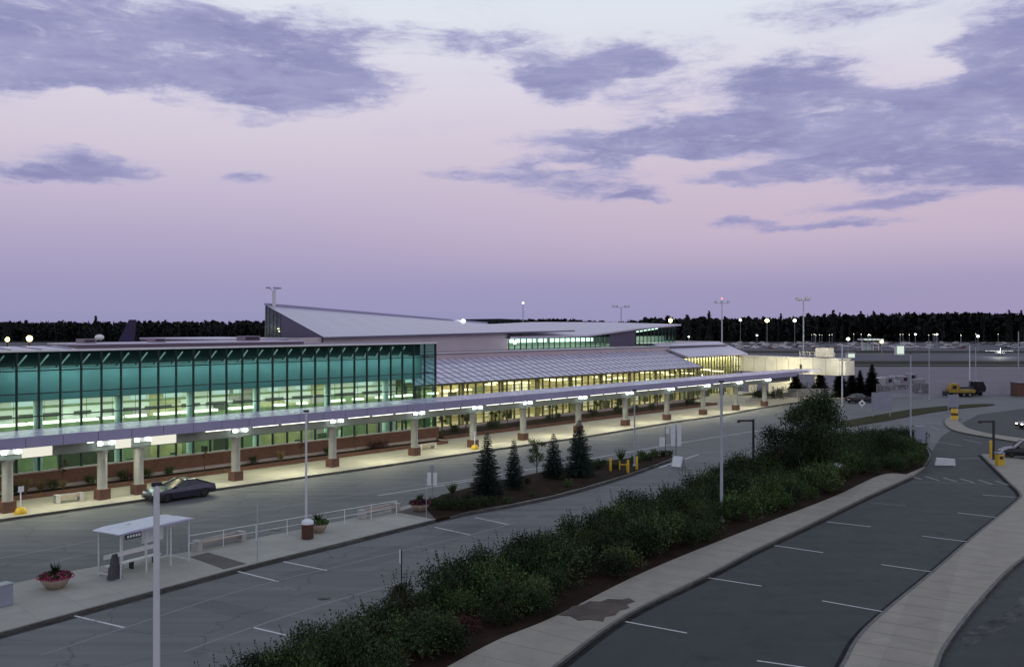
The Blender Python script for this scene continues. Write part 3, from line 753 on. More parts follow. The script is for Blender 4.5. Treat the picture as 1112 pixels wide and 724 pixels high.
area('hall_light', 7, 7.4, 11.2, 46, .2, 90, (.9, 1, .98))  # added unseen lamp, lifts the roof braces out of the dark
area('hall_light', 7, 12.6, 4.4, 44, .6, 700, (1, .95, .7))
# --- what stands on the hall roof
zz = TZ(200, 371.6, 11); za = 11.47
RB = MB().bb(TS(86, 11), TS(330, 11), 11, 13, za, zz - .12).obj('set_back_wall', M['wall_mauve'], T)
MB().bb(TS(86, 11) - .1, TS(330, 11), 10.8, 17, zz - .118, zz).obj('set_back_roof', M['roof_metal'], T)
a = TS(-140, 8.2); b = TS(84, 8.2)
SRZ = TZ(40, 375.5, 13)
rs = MB().add([(a, 8.0, 11.5), (b, 8.0, 11.5), (b + .2, 13, SRZ), (a, 13, SRZ), (a, 13, 11.47), (b, 13, 11.47)], [(0, 1, 2, 3), (1, 5, 2), (3, 2, 5, 4)])
rs.obj('seam_roof', M['roof_metal'], T)
m = MB()
x = a
while x < b: m.bar((x, 8.0, 11.52), (x, 13, SRZ + .02), .06, .07); x += 2.4
m.obj('roof_seam', M['fascia_dark'], T)
for px, w, h in ((92, 1.3, .38), (168, 1.3, .36), (268, 2.0, .5)):
    s = TS(px, 15); u = MB().bb(s - w / 2, s + w / 2, 14, 15.4, zz + .002, zz + h).obj('rooftop_unit', M['wall_mauve'], T, bevel=.04)
    MB().bb(s - w / 2 + .2, s + w / 2 - .2, 13.96, 13.998, zz + .1, zz + h - .1).obj('grille', M['dark_metal'], u)
# --- low block left of the peaked roof
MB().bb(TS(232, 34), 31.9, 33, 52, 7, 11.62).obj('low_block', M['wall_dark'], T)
MB().bb(TS(232, 34) - .1, 31.8, 32.9, 52, 11.622, 11.8).obj('low_block_roof', M['roof_metal'], T)
# --- great roof: front wall, gable, roof
E_ = (33.2, 30); ZE, ZE2 = 11.93, 12.62
MB().add([(29.6, 30.4, 9.0), (70.9, 30.4, 9.0), (70.9, 30.4, 12.3), (33.2, 30.4, 11.9), (29.6, 30.4, 11.86)], [(0, 1, 2, 3, 4)]).obj('front_wall', M['wall_pale'], T)
MB().bb(29.6, 29.9, 30.41, 33, 9, 11.86).obj('return_wall', M['wall_pale'], T)
A = Vector((34.6, 45, 16.4)); E0 = Vector((33.0, 29.7, ZE)); E1 = Vector((88, 29.7, ZE2)); A1 = Vector((82, 45, 13.75))
n = 12
mr = MB()
for i in range(n):
    u, v = i / n, (i + 1) / n
    mr.quad(E0.lerp(E1, u), E0.lerp(E1, v), A.lerp(A1, v), A.lerp(A1, u))
B0 = Vector((34.7, 45.3, 11)); B1 = Vector((82, 45.3, 11))
mr.quad(A, A1, B1, B0)
mr.obj('great_roof', M['roof_metal'], T)
m = MB(); m.bar(A + Vector((0, 0, .12)), A1 + Vector((0, 0, .12)), .5, .3)
m.obj('ridge_cap', M['fascia'], T)
m = MB(); m.bar(E0 + Vector((0, -.05, -.12)), E1 + Vector((0, -.05, -.12)), .12, .22); m.obj('eave_trim', M['fascia_dark'], T)
GW = 41.0; gz = lambda q: ZE + (16.4 - ZE) * (q - 29.7) / (45 - 29.7); gs = lambda q: 33.15 + (34.6 - 33) * (q - 29.7) / (45 - 29.7)
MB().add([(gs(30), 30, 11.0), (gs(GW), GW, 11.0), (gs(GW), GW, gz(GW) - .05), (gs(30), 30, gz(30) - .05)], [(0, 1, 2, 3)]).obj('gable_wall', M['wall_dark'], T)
gw = MB().add([(gs(GW), GW, 11.0), (gs(45), 45, 11.0), (gs(45), 45, gz(45) - .05), (gs(GW), GW, gz(GW) - .05)], [(0, 1, 2, 3)]).obj('gable_window', M['teal_glass'], T)
m = MB()
for k in range(5):
    q = GW + k * 1.0; m.bb(gs(q) - .06, gs(q) + .04, q - .05, q + .05, 11.0, gz(q) - .06)
for z in (12.3, 13.6, 14.9):
    if True: m.bar((gs(max(GW, 29.7 + (z - ZE) / (16.4 - ZE) * 15.3)) - .03, max(GW, 29.7 + (z - ZE) / (16.4 - ZE) * 15.3), z), (gs(45) - .03, 45, z), .08, .08)
m.obj('frame', M['wall_dark'], gw)
for (q, z, l) in ((42.2, 12.6, .7), (43.6, 12.55, .9), (44.4, 12.9, .4), (43, 13.4, .3)):
    MB().bb(36.5, 36.6, q, q + l, z, z + .15).obj('gable_lamp', M['em_warm'], T)
MB().bb(38.5, 38.7, 36, 45, 11, 13.5).obj('gable_back', M['int_green'], T)
# mast on the apex
mm = MB().tube((35.6, 44.3, 15.6), (35.6, 44.3, 18.3), .26, n=12).obj('apex_mast', M['pole_white'], T)
fl = MB(); 
for dx, dy in ((-.75, 0), (.75, .1), (0, -.3)):
    fl.bar((35.6, 44.3, 18.35), (35.6 + dx, 44.3 + dy, 18.75), .06, .06); fl.box((35.6 + dx * 1.3, 44.3 + dy * 1.3, 18.85), (.55, .4, .22))
fl.obj('floodlight', M['grey_metal'], mm)
# --- flat roof between, pink wall, sloped panel roof
MB().bb(40, 133, 23.8, 30.39, 9.35, 9.52).obj('flat_roof', M['roof_dark'], T)
MB().bb(40, 110, 23.9, 24.3, 8.3, 9.345).obj('parapet_wall', M['wall_pink'], T)
MB().bb(39.9, 110.1, 23.82, 24.34, 9.524, 9.62).obj('parapet_coping', M['white_paint'], T)
SL0, SL1 = 36.0, 107.8; NP = 46
mp_ = MB().add([(SL0, 15.6, 5.98), (SL1, 15.6, 5.98), (SL1 + .6, 23.89, 8.72), (SL0, 23.89, 8.72)], [(0, 1, 2, 3)])
mp_.add([(SL0, 15.6, 5.86), (SL1, 15.6, 5.86), (SL1 + .6, 23.89, 8.6), (SL0, 23.89, 8.6)], [(3, 2, 1, 0)])
mp_.add([(SL0, 15.6, 5.86), (SL1, 15.6, 5.86), (SL1, 15.6, 5.98), (SL0, 15.6, 5.98)], [(0, 1, 2, 3)])
mp_.obj('sloped_roof', M['roof_slope'], T)
m = MB()
for i in range(NP + 1):
    x = SL0 + (SL1 - SL0) * i / NP
    m.bar((x, 15.6, 6.02), (x + .1, 23.88, 8.76), .07, .07)
for k in range(1, 5): m.bar((SL0, 15.6 + 8.29 * k / 5, 6.0 + 2.74 * k / 5), (SL1, 15.6 + 8.29 * k / 5, 6.0 + 2.74 * k / 5), .05, .04)
m.obj('roof_rib', M['rib'], T)
MB().bb(SL0, SL1, 15.4, 15.598, 5.72, 5.98).obj('eave_gutter', M['frame_olive'], T)
# --- glazed wall of the long wing
gwin = MB().quad((0, 16, .35), (1.6, 16, .35), (1.6, 16, 5.9), (0, 16, 5.9)).obj('window', M['clear_glass'], T, (S1 + .6, 0, 0))
m = MB().bb(-.07, .07, 15.9, 16.15, .352, 5.9)
for z in (1.5, 3.2, 4.6): m.bb(.07, 1.53, 15.94, 16.08, z - .04, z + .04)
m.obj('frame', M['frame_olive'], gwin)
k = 1
while S1 + .6 + k * 1.6 < 107.5:
    c = copy_tree(gwin, T); c.location = (S1 + .6 + k * 1.6, 0, 0); k += 1
MB().bb(S1, 108, 15.85, 16.25, 0, .345).obj('brick_plinth', M['brick'], T)
MB().bb(S1 + .2, 131, 21.4, 21.7, .1, 7.4).obj('back_wall', M['int_yellow'], T)
MB().bb(S1 + .2, 131, 16.3, 22, .02, .12).obj('floor', M['int_floor'], T)
x = S1 + 1
while x < 128:
    w = rng.uniform(.8, 2.6)
    if rng.random() < .8:
        z0 = rng.choice([.4, .4, 2.4]); MB().bb(x, x + w, 21.28, 21.39, z0, z0 + rng.uniform(1.4, 2.6)).obj('shop_front', rng.choice([M['int_white'], M['int_white'], M['int_green'], M['int_dark']]), T)
    if rng.random() < .5:
        q0 = rng.uniform(17.5, 20); MB().bb(x, x + rng.uniform(.4, 1.4), q0, q0 + .6, .13, rng.uniform(.9, 2.2)).obj('kiosk', rng.choice([M['int_green'], M['int_dark'], M['int_yellow']]), T)
    x += w * .9 + rng.uniform(.1, .6)
for px in range(482, 790, 9):
    s = TS(px + rng.uniform(-3, 3), 18); z = rng.choice([5.0, 5.2, 4.6, 3.4])
    MB().bb(s, s + rng.uniform(.4, 1.5), 17.6 + rng.uniform(0, 2), 18.0 + rng.uniform(2, 2.3), z, z + .12).obj('ceiling_lamp', M['em_warm'], T)
area('wing_light', 72, 18.6, 5.6, 70, 1.4, 3100, (1, .97, .72))
for i in range(9):
    s = 38 + i * 8; MB().bb(s - .3, s + .3, 16.7, 17.3, .12, 5.9).obj('wing_column', M['int_yellow'], T)
# --- far pavilion: glazed front under a tilting roof
PA, PB = 109.4, 131.5
pw = MB().quad((PA, 19.5, .3), (PA + 1.1, 19.5, .3), (PA + 1.1, 19.5, 7.45), (PA, 19.5, 7.45)).obj('window', M['clear_glass'], T)
m = MB().bb(PA - .08, PA + .08, 19.4, 19.62, .3, 7.45)
for z in (2.6, 5.3): m.bb(PA + .08, PA + 1.02, 19.42, 19.58, z - .05, z + .05)
m.obj('frame', M['frame_olive'], pw)
for k in range(1, 20):
    c = copy_tree(pw, T); c.location = (k * 1.1, 0, 0)
pr = MB().add([(108.6, 18.9, 7.5), (132, 18.9, 7.5), (135, 27, 9.9), (109.5, 27, 9.7), (108.6, 18.9, 7.75), (132, 18.9, 7.75), (135, 27, 10.1), (109.5, 27, 9.95)],
              [(3, 2, 1, 0), (4, 5, 6, 7), (0, 1, 5, 4), (1, 2, 6, 5), (3, 0, 4, 7)])
pr.obj('pavilion_roof', M['roof_metal'], T)
MB().bb(109.6, 135, 27, 46, 9.9, 10.08).obj('pavilion_flat_roof', M['wall_pink'], T)
MB().bb(PA + .1, 131.4, 23, 23.2, .1, 7.4).obj('back_wall', M['int_yellow'], T)
area('pavilion_light', 120, 21, 7.2, 20, 1.2, 850, (1, .97, .72))
for i in range(26):
    s = rng.uniform(110, 130.5); MB().bb(s, s + rng.uniform(.25, .6), 22.85, 22.99, 4.4 + rng.uniform(0, 2.2), 6.9).obj('pavilion_lamp', rng.choice([M['em_warm'], M['int_green'], M['int_dark'], M['int_white']]), T)
# --- clerestory hall behind, swooping roof
CQ = 30.2
def cl_top(s):
    P = [(70.5, 11.28), (91.5, 11.42), (108, 12.62), (123.5, 13.38)]
    for (a, za), (b, zb) in zip(P, P[1:]):
        if s <= b: return za + (zb - za) * (s - a) / (b - a)
    return P[-1][1]
def clere(sa, sb, name, mt, fr=None, step=1.5):
    n = max(1, int(round((sb - sa) / step))); d = (sb - sa) / n
    for i in range(n):
        a, b = sa + i * d, sa + (i + 1) * d
        g = MB().add([(a, CQ, 9.53), (b, CQ, 9.53), (b, CQ, cl_top(b)), (a, CQ, cl_top(a))], [(0, 1, 2, 3)]).obj(name, mt, T)
        if fr: MB().bb(a - .05, a + .05, CQ - .08, CQ + .1, 9.535, cl_top(a) - .01).obj('frame', fr, g)
clere(71, 99.5, 'clerestory_window', M['green_glass'], M['mullion'])
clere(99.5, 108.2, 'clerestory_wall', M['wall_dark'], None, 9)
clere(108.2, 123, 'clerestory_window', M['green_glass'], M['mullion'], 1.3)
MB().quad((123, CQ, 9.53), (123, 45, 9.53), (123, 45, 13.6), (123, CQ, 13.35)).obj('end_window', M['green_glass'], T)
MB().bb(71, 122.9, 33, 33.2, 9.53, 11.3).obj('inner_wall', M['int_white'], T)
for (a, b, z) in ((71.5, 78.5, 10.95), (79, 81.5, 10.95), (82.5, 95, 10.95)):
    MB().bb(a, b, 30.7, 30.8, z - .34, z + .26).obj('strip_lamp', M['em_clere'], T)
m = MB(); m.bar((109, 30.8, 12.2), (117, 30.8, 12.85), .12, .2); m.obj('strip_lamp', M['em_clere'], T)
sr = MB()
edge = [70.5, 80, 91.5, 97, 102, 108, 115, 123.7]
for a, b in zip(edge, edge[1:]):
    za, zb = cl_top(a), cl_top(b)
    rz = lambda s: 13.0 + .85 * min(1, max(0, (s - 72) / 26))
    p = [(a, 29.4, za + .02), (b, 29.4, zb + .02), (b, 47, rz(b)), (a, 47, rz(a))]
    q = [(x, y, z + .28) for x, y, z in p]
    sr.add(p + q, [(3, 2, 1, 0), (4, 5, 6, 7), (0, 1, 5, 4)])
sr.add([(123.7, 29.4, cl_top(123.7) + .02), (123.7, 47, 13.85), (123.7, 47, 14.13), (123.7, 29.4, cl_top(123.7) + .3)], [(0, 1, 2, 3)])
sr.obj('swoop_roof', M['roof_metal'], T)
area('clerestory_light', 97, 31.5, 11.0, 46, .8, 1000, (.9, 1, .9), R(-30))
# lamps standing on the roofs
def roof_lamp(px, py, q, r, m, zb):
    s = TS(px, q); z = TZ(px, py, q)
    t = MB().tube((s, q, zb), (s, q, z - r * .7), .07, n=6).obj('roof_lamp', M['dark_metal'], T)
    MB().ball((s, q, z), r).obj('bulb', m, t)
roof_lamp(32, 367.5, 20, .27, M['em_yellow'], 11.5); roof_lamp(8, 368.5, 20, .19, M['em_yellow'], 11.5)
roof_lamp(503, 349, 44, .40, M['em_white'], 13.6); roof_lamp(559, 372, 29, .26, M['em_white'], 9.5); roof_lamp(728, 348, 40, .42, M['em_yellow'], 13.6)
s = TS(108, 18); u = MB().ball((s, 18, zz + .45), (.45, .4, .3)).obj('roof_dome', M['white_paint'], T)

# ------------------------------------------------------------------ covered walkway in front of it
K = thing('entrance_canopy', 'long flat lavender canopy on round concrete columns along the terminal kerb', 'canopy', TL, TROT)
KA, KB = -34, 110
MB().bb(KA, KB, -1.42, 4.0, 4.82, 5.50).obj('canopy_roof', M['roof_slope'], K)
m = MB(); x = KA
while x < KB - .1: m.bb(x + .02, min(x + 2.64, KB) - .02, -1.52, -1.424, 4.78, 5.56); x += 2.64
m.obj('fascia', M['fascia'], K)
MB().bb(KA, KB, -1.46, -1.422, 4.80, 5.54).obj('fascia_joint', M['fascia_dark'], K)
MB().bb(KB - .3, KB + 13, -.4, 3.9, 5.02, 5.46).obj('canopy_roof', M['roof_slope'], K)
MB().bb(KA, KB - .5, -.45, .45, 3.93, 4.70).obj('beam', M['beam_conc'], K)
colx = [-87, 8, 111, 150.5, 256, 361, 450, 513.5, 568, 628, 679, 724, 763.5, 799, 830]
colS = [TS(x, 0) for x in colx]
def col_mesh(s):
    c = MB().lathe([(.40, .95), (.37, 1.0), (.37, 3.70), (.46, 3.78), (.46, 3.925)], (0, 0, 0), 20).obj('column', M['col_conc'], K, (s, 0, 0))
    MB().bb(-.46, .46, -.46, .46, .142, .95).obj('brick_base', M['brick'], c, bevel=.02)
    MB().bb(-.62, -.40, -.86, -.58, 4.38, 4.62).obj('column_lamp', M['em_star'], c); MB().bb(.40, .62, -.86, -.58, 4.38, 4.62).obj('column_lamp', M['em_star'], c)
    h = MB().bb(-.68, .68, -.57, -.46, 4.3, 4.68).obj('lamp_bracket', M['concrete'], c)
    return c
c0 = col_mesh(colS[0])
for s in colS[1:]:
    c = copy_tree(c0, K); c.location = (s, 0, 0)
for i, s in enumerate(colS[:-1]):
    e = colS[i + 1]; L = e - s
    nseg = 1 if L < 4 else 3
    if i < 4:
        if L > 4:
            MB().bb(s + 5.2, e - 1.3, -1.32, -1.2, 4.70, 4.80).obj('tube_lamp', M['em_tube'], K)
        if i in (1, 2, 3): MB().bb(s + .8, s + (2.9 if L > 4 else 2.0), -.62, -.47, 3.98, 4.66).obj('lit_beam_patch', M['em_beam_patch'], K)  # glowing patch that imitates a brightly lit stretch of the beam, not a lamp
    else:
        for k in range(nseg):
            a = s + .9 + (L - 1.6) * k / nseg; b = s + .9 + (L - 1.6) * (k + .86) / nseg
            MB().bb(a, b, -1.32, -1.2, 4.70, 4.80).obj('tube_lamp', M['em_tube'], K)
    area('canopy_light', (s + e) / 2, -.9, 3.86, L * .42, .5, 25 * L, (1, .97, .74))
area('canopy_light', 60, 2.4, 4.75, 150, .4, 900, (1, .93, .62))
#%%SITE
# ------------------------------------------------------------------ plants
def unit(r):
    z = r.uniform(-1, 1); a = r.uniform(0, 2 * PI); k = math.sqrt(1 - z * z)
    return Vector((k * math.cos(a), k * math.sin(a), z))
def leafy(mb, c, rad, n, L, w, r, shell=.55, flat=.0):
    c = Vector(c)
    for _ in range(n):
        u = unit(r); k = (shell + (1 - shell) * r.random()) * r.uniform(.85, 1.12)
        p = c + Vector((u.x * rad[0] * k, u.y * rad[1] * k, u.z * rad[2] * k))
        if p.z < .02: continue
        d = (u * .7 + unit(r) * .8 + Vector((0, 0, .25))).normalized()
        mb.leaf(p, d, unit(r), L * r.uniform(.7, 1.3), w * r.uniform(.7, 1.3))
def shrub_mesh(seed, R0, hgt, nlobe, nleaf, L, w):
    r = random.Random(seed); mb = MB()
    for i in range(nlobe):
        a = r.uniform(0, 2 * PI); k = R0 * .62 * math.sqrt(r.random()); s = r.uniform(.32, .55) * R0
        c = (k * math.cos(a), k * math.sin(a), hgt * r.uniform(.32, .74) * (1 - .35 * k / R0))
        leafy(mb, c, (s, s, s * r.uniform(.75, 1.1)), nleaf // nlobe, L, w, r, .35)
    for i in range(14):                              # stray shoots
        a = r.uniform(0, 2 * PI); k = R0 * r.uniform(.1, .8)
        b = Vector((k * math.cos(a), k * math.sin(a), hgt * .7)); d = Vector((math.cos(a) * .3, math.sin(a) * .3, 1)).normalized()
        for j in range(5): mb.leaf(b + d * (hgt * .08 * j), (d + unit(r) * .6).normalized(), unit(r), L, w)
    return mb
def stems(mb, r, R0, h, n=6):
    for i in range(n):
        a = r.uniform(0, 2 * PI); mb.tube((0, 0, 0), (math.cos(a) * R0 * .5, math.sin(a) * R0 * .5, h * .6), .03, .012, 5)
    return mb
def shrub(name, label, seed, R0, h, m, cat='shrub', group=None, nlobe=10, nleaf=2100, L=.105, w=.06):
    t = thing(name, label, cat, (0, 0, 0), 0, group)
    shrub_mesh(seed, R0, h, nlobe, nleaf, L, w).obj('foliage', m, t)
    stems(MB(), random.Random(seed), R0, h).obj('stem', M['bark'], t)
    return t
def conifer(name, label, seed, h, R0, m, cat='tree', dens=1.0, skirt=.06, L=.17):
    r = random.Random(seed); t = thing(name, label, cat)
    MB().tube((0, 0, 0), (0, 0, h * .96), .035 * h * .6, .008, 7).obj('trunk', M['bark'], t)
    mb = MB(); nl = int(h * 7)
    for i in range(nl):
        f = i / nl; z = h * (skirt + (1 - skirt) * f)
        rad = R0 * (1 - f) ** .85 * r.uniform(.78, 1.15) + .05
        nb = max(5, int((7 + 12 * (1 - f)) * dens)); ph = r.uniform(0, 6)
        for b in range(nb):
            a = ph + 2 * PI * b / nb + r.uniform(-.25, .25); ln = rad * r.uniform(.65, 1.12)
            dr = Vector((math.cos(a), math.sin(a), 0)); st = max(2, int(ln / .11))
            for j in range(st):
                u = (j + .6) / st; p = Vector((0, 0, z)) + dr * (ln * u) + Vector((0, 0, -.28 * ln * u + .16 * ln * u * u))
                for sd in (-1, 1, 0):
                    side = Vector((-dr.y, dr.x, 0)) * sd
                    d = (dr * .8 + side * .8 + Vector((0, 0, r.uniform(-.35, .3)))).normalized()
                    mb.leaf(p + d * .05, d, unit(r), L * r.uniform(.8, 1.3) * (1.15 - .4 * u), L * .48)
    for j in range(8): mb.leaf(Vector((0, 0, h * (.93 + .01 * j))), (Vector((0, 0, 1)) + unit(r) * .5).normalized(), unit(r), .16, .05)
    mb.obj('crown', m, t)
    return t
def broadleaf(name, label, seed, h, R0, zb, m, nl, nleaf, L, cat='tree', lean=(0, 0), rz=(.5, .75)):
    r = random.Random(seed); t = thing(name, label, cat)
    tr = MB(); top = Vector((lean[0], lean[1], h * .72))
    tr.tube((0, 0, 0), (lean[0] * .4, lean[1] * .4, h * .36), .03 * h * .55, .022 * h * .5, 8); tr.tube((lean[0] * .4, lean[1] * .4, h * .35), top, .022 * h * .5, .01 * h * .4, 8)
    lobes = []
    for i in range(nl):
        a = r.uniform(0, 2 * PI); z = zb + (h * .9 - zb) * (i + .5) / nl; env = math.sin(PI * min(.93, max(.12, (z - zb * .8) / (h - zb * .8)))) ** .7
        k = R0 * env * math.sqrt(r.uniform(.15, 1)) * .75
        c = Vector((lean[0] * z / h + k * math.cos(a), lean[1] * z / h + k * math.sin(a), z)); s = R0 * r.uniform(*rz) * .62 * (.6 + .4 * env)
        lobes.append((c, s)); tr.tube((lean[0] * .45, lean[1] * .45, max(h * .2, z * .62)), c, .012 * h * .5, .006, 5)
    tr.obj('trunk', M['bark'], t)
    mb = MB()
    for c, s in lobes: leafy(mb, c, (s, s, s * .78), nleaf // nl, L, L * .55, r, .25)
    mb.obj('crown', m, t)
    return t
def inside(p, poly):
    c = False; n = len(poly)
    for i in range(n):
        a, b = poly[i], poly[(i + 1) % n]
        if (a[1] > p[1]) != (b[1] > p[1]) and p[0] < (b[0] - a[0]) * (p[1] - a[1]) / (b[1] - a[1]) + a[0]: c = not c
    return c
def edge_dist(p, line):
    best = 1e9
    for a, b in zip(line, line[1:]):
        a = Vector(a[:2]); b = Vector(b[:2]); ab = b - a; u = max(0, min(1, (Vector(p) - a).dot(ab) / max(1e-9, ab.length_squared)))
        best = min(best, (a + ab * u - Vector(p)).length)
    return best

# shrubs of the long bed between the roads
GS = 'shrubs massed in the long bed between the roads'
kinds = [shrub('bed_shrub', 'bushy dark green shrub massed in the long planted bed', 11, 1.25, 1.5, M['leaf_dark'], group=GS),
         shrub('bed_shrub', 'mid green rounded shrub among darker ones in the long bed', 12, 1.2, 1.45, M['leaf_mid'], group=GS),
         shrub('bed_shrub', 'dark green spreading shrub with fine leaves in the long bed', 13, 1.35, 1.2, M['leaf_dark'], group=GS, nlobe=13, nleaf=1900, L=.10, w=.05),
         shrub('bed_shrub', 'tall loose olive green shrub with upright shoots in the long bed', 16, 1.05, 1.9, M['leaf_olive'], group=GS, nlobe=11, nleaf=1500, L=.16, w=.055),
         shrub('bed_shrub', 'yellowish green shrub standing in the long planted bed', 14, 1.0, 1.25, M['leaf_lime'], group=GS),
         shrub('bed_shrub', 'wine red barberry shrub low in the long planted bed', 15, .95, .9, M['leaf_red'], group=GS, nleaf=1200)]
assert len(kinds) == 6
used = [False] * len(kinds)
r = random.Random(5); pts = []
bx = [p[0] for p in bedS]; by = [p[1] for p in bedS]
tries = 0
while tries < 20000 and len(pts) < 300:
    tries += 1
    p = (r.uniform(min(bx), max(bx)), r.uniform(max(18, min(by)), max(by)))
    if not inside(p, bedS): continue
    dl = edge_dist(p, sl_); dr = edge_dist(p, wl)
    if dl < .95: continue
    lim = .7 + .2 * math.sin(p[1] * .7) ** 2 if p[1] < 41 else .85 + .7 * math.sin(p[1] * .42) ** 2 if p[1] < 64 else 1.0 + .8 * math.sin(p[1] * .17) ** 2
    if dr < lim: continue
    md = (1.4 if dr > 1.3 else 1.1) if p[1] < 95 else 1.35
    if any((p[0] - q[0]) ** 2 + (p[1] - q[1]) ** 2 < md * md for q in pts): continue
    pts.append(p)
for p in pts:
    dr = edge_dist(p, wl)
    g_ = math.sin(p[0] * .31 + 1.7) + math.sin(p[1] * .23 + .4)
    k = r.choices([0, 1, 2, 3, 4, 5], [5 if g_ > 0 else 1.5, 5 if g_ < .4 else 1, 2.5, 2.6 if g_ < -.5 else .2, .8, .0 if dr > 2.0 else .7])[0]
    s = r.uniform(.95, 1.45) * (.72 if dr < 1.3 else 1.0) * (.95 if p[1] > 95 else 1.0)
    s *= 1 + .22 * math.sin(p[1] * .6 + 2 * math.sin(p[0] * .4))
    if k == 5: s = r.uniform(.7, .95)
    loc = (p[0], p[1], .12); sc = (s * r.uniform(.9, 1.12), s * r.uniform(.9, 1.12), s * r.uniform(.82, 1.08))
    if not used[k]:
        o = kinds[k]; used[k] = True; o.location = loc; o.scale = sc
    else: dup(kinds[k], loc, r.uniform(0, 6.28), scale=sc)
for k, u in enumerate(used):
    if not u: kinds[k].location = (*pts[k], .12)
# the big tree in the bed, and its companion
b = broadleaf('shade_tree', 'big dark leafy tree rising from the shrub bed beside the far lanes', 21, 7.5, 3.0, 1.2, M['leaf_dark'], 30, 17000, .19, rz=(.65, .95))
b.location = (*G(884, 515).xy, .12)
b = broadleaf('shade_tree', 'low dark leafy tree spreading left of the big bed tree', 22, 4.6, 2.6, .6, M['leaf_dark'], 18, 8500, .17, rz=(.6, .9))
b.location = (*G(846, 520).xy, .12)
b = broadleaf('shade_tree', 'dark bushy tree at the far tip of the shrub bed', 23, 2.7, 2.3, .3, M['leaf_dark'], 14, 6000, .15)
b.location = (*G(965, 500).xy, .12)

# island trees
sp = conifer('spruce_tree', 'tallest dark spruce at the left end of the island row', 31, 5.0, 1.5, M['needle']); sp.location = (*G(529, 541).xy, .18)
sp = conifer('spruce_tree', 'small slim spruce beside the tall one on the island', 32, 4.0, 1.0, M['needle']); sp.location = (*G(558, 533).xy, .18)
sp = conifer('spruce_tree', 'short broad spruce right of the thin leafy sapling on the island', 33, 3.9, 1.25, M['needle']); sp.location = (*G(601, 520.5).xy, .18)
sp = conifer('spruce_tree', 'dense conical spruce at the right end of the island row', 34, 5.0, 1.5, M['needle'], dens=1.25); sp.location = (*G(629, 518.5).xy, .18)
b = broadleaf('island_sapling', 'thin leafy sapling with bare stem between the island spruces', 35, 3.9, 1.0, 1.7, M['leaf_mid'], 12, 1500, .13); b.location = (*G(583, 525).xy, .18)
# ground plants of the island
GI = 'low shrubs planted on the traffic island'
a0 = shrub('low_shrub', 'low dark green shrub near the left end of the island bed', 41, .8, .7, M['leaf_dark'], group=GI, nleaf=900)
first = True
for x, y, s in [(478, 554, 1.0), (488, 556, 1.05), (497, 553, .9), (505, 556, 1.05), (516, 554, 1.0), (524, 551.5, .95), (487, 549, .85), (508, 547, .8), (533, 549.5, .8), (470, 551, .8)]:
    l = (*G(x, y).xy, .18)
    if first: a0.location = l; a0.scale = (s, s, s); first = False
    else: dup(a0, l, r.uniform(0, 6), scale=s)
a1 = shrub('low_shrub', 'small mid green shrub in the bark mulch under the spruces', 42, .5, .55, M['leaf_mid'], group=GI, nleaf=500)
first = True
for x, y, s in [(551, 548, .9), (617, 530, 1), (645, 509, 1.3), (654, 507.5, 1.2), (668, 511, .9), (700, 501, 1.3), (712, 497.5, 1.3), (706, 500.5, 1.1), (720, 497, 1.1), (690, 503.5, 1.2), (578, 541, .6), (640, 512, 1.1), (610, 523, .8), (572, 527, .9), (622, 519, 1.0), (697, 497.5, 1.1), (727, 495.8, .9), (650, 511, 1.0)]:
    l = (*G(x, y).xy, .18)
    if first: a1.location = l; a1.scale = (s, s, s); first = False
    else: dup(a1, l, r.uniform(0, 6), scale=s)
def grass_clump(name, label, seed, h, m, n=160, group=None):
    q = random.Random(seed); mb = MB()
    for i in range(n):
        a = q.uniform(0, 2 * PI); d = Vector((math.cos(a) * q.uniform(.1, .7), math.sin(a) * q.uniform(.1, .7), 1)).normalized(); L = h * q.uniform(.6, 1.1)
        mb.leaf(d * (L * .5), d, unit(q), L, .035)
    t = thing(name, label, 'plant', group=group); mb.obj('blade', m, t); MB().ball((0, 0, .05), (.12, .12, .08), 8, 5).obj('root_ball', M['bark'], t)
    return t
g = grass_clump('grass_clump', 'pale yellow grass clump between two spruces on the island', 43, 1.1, M['leaf_lime']); g.location = (*G(491, 540).xy, .18)
g = grass_clump('grass_clump', 'feathery reedy grass behind the yellow bollards', 44, 1.5, M['leaf_mid'], 120); g.location = (*G(674, 503).xy, .18)

# beds and plants along the front of the terminal
PBED = thing('terminal_planter', 'long low brick planter with bark mulch along the terminal front', 'planter', TL, TROT)
MB().bb(-40, 30.5, 4.3, 4.6, .142, .46).obj('planter_wall', M['brick'], PBED)
MB().bb(-40, 30.5, 4.6, 6.2, .142, .40).obj('soil', M['mulch'], PBED)
MB().bb(-40, 30.5, 6.2, 6.66, .142, .62).obj('ledge', M['stone'], PBED)
PB2 = thing('terminal_planter', 'wide brick planter with mulch in front of the yellow lit wing', 'planter', TL, TROT)
MB().bb(33, 98, 7.2, 7.5, .142, .5).obj('planter_wall', M['brick'], PB2)
MB().bb(33, 98, 7.5, 12.4, .142, .42).obj('soil', M['mulch'], PB2)
MB().bb(33, 98, 12.4, 13.0, .142, .7).obj('ledge', M['stone'], PB2)
GT = 'plants in the terminal planters'
def tplant(proto, lst, z=.4):
    f = True
    for s, q, k in lst:
        l = W(s, q, z)
        if f: proto.location = l; proto.scale = (k, k, k); f = False
        else: dup(proto, l, r.uniform(0, 6), scale=k)
tplant(grass_clump('ornamental_grass', 'straw coloured ornamental grass in the terminal planter', 51, 1.15, M['straw'], 240, GT), [(TS(27, 5.2), 5.2, 1.25), (TS(44, 5.0), 5.0, .95), (TS(68, 5.2), 5.2, .7), (TS(305, 5.3), 5.3, .95)])
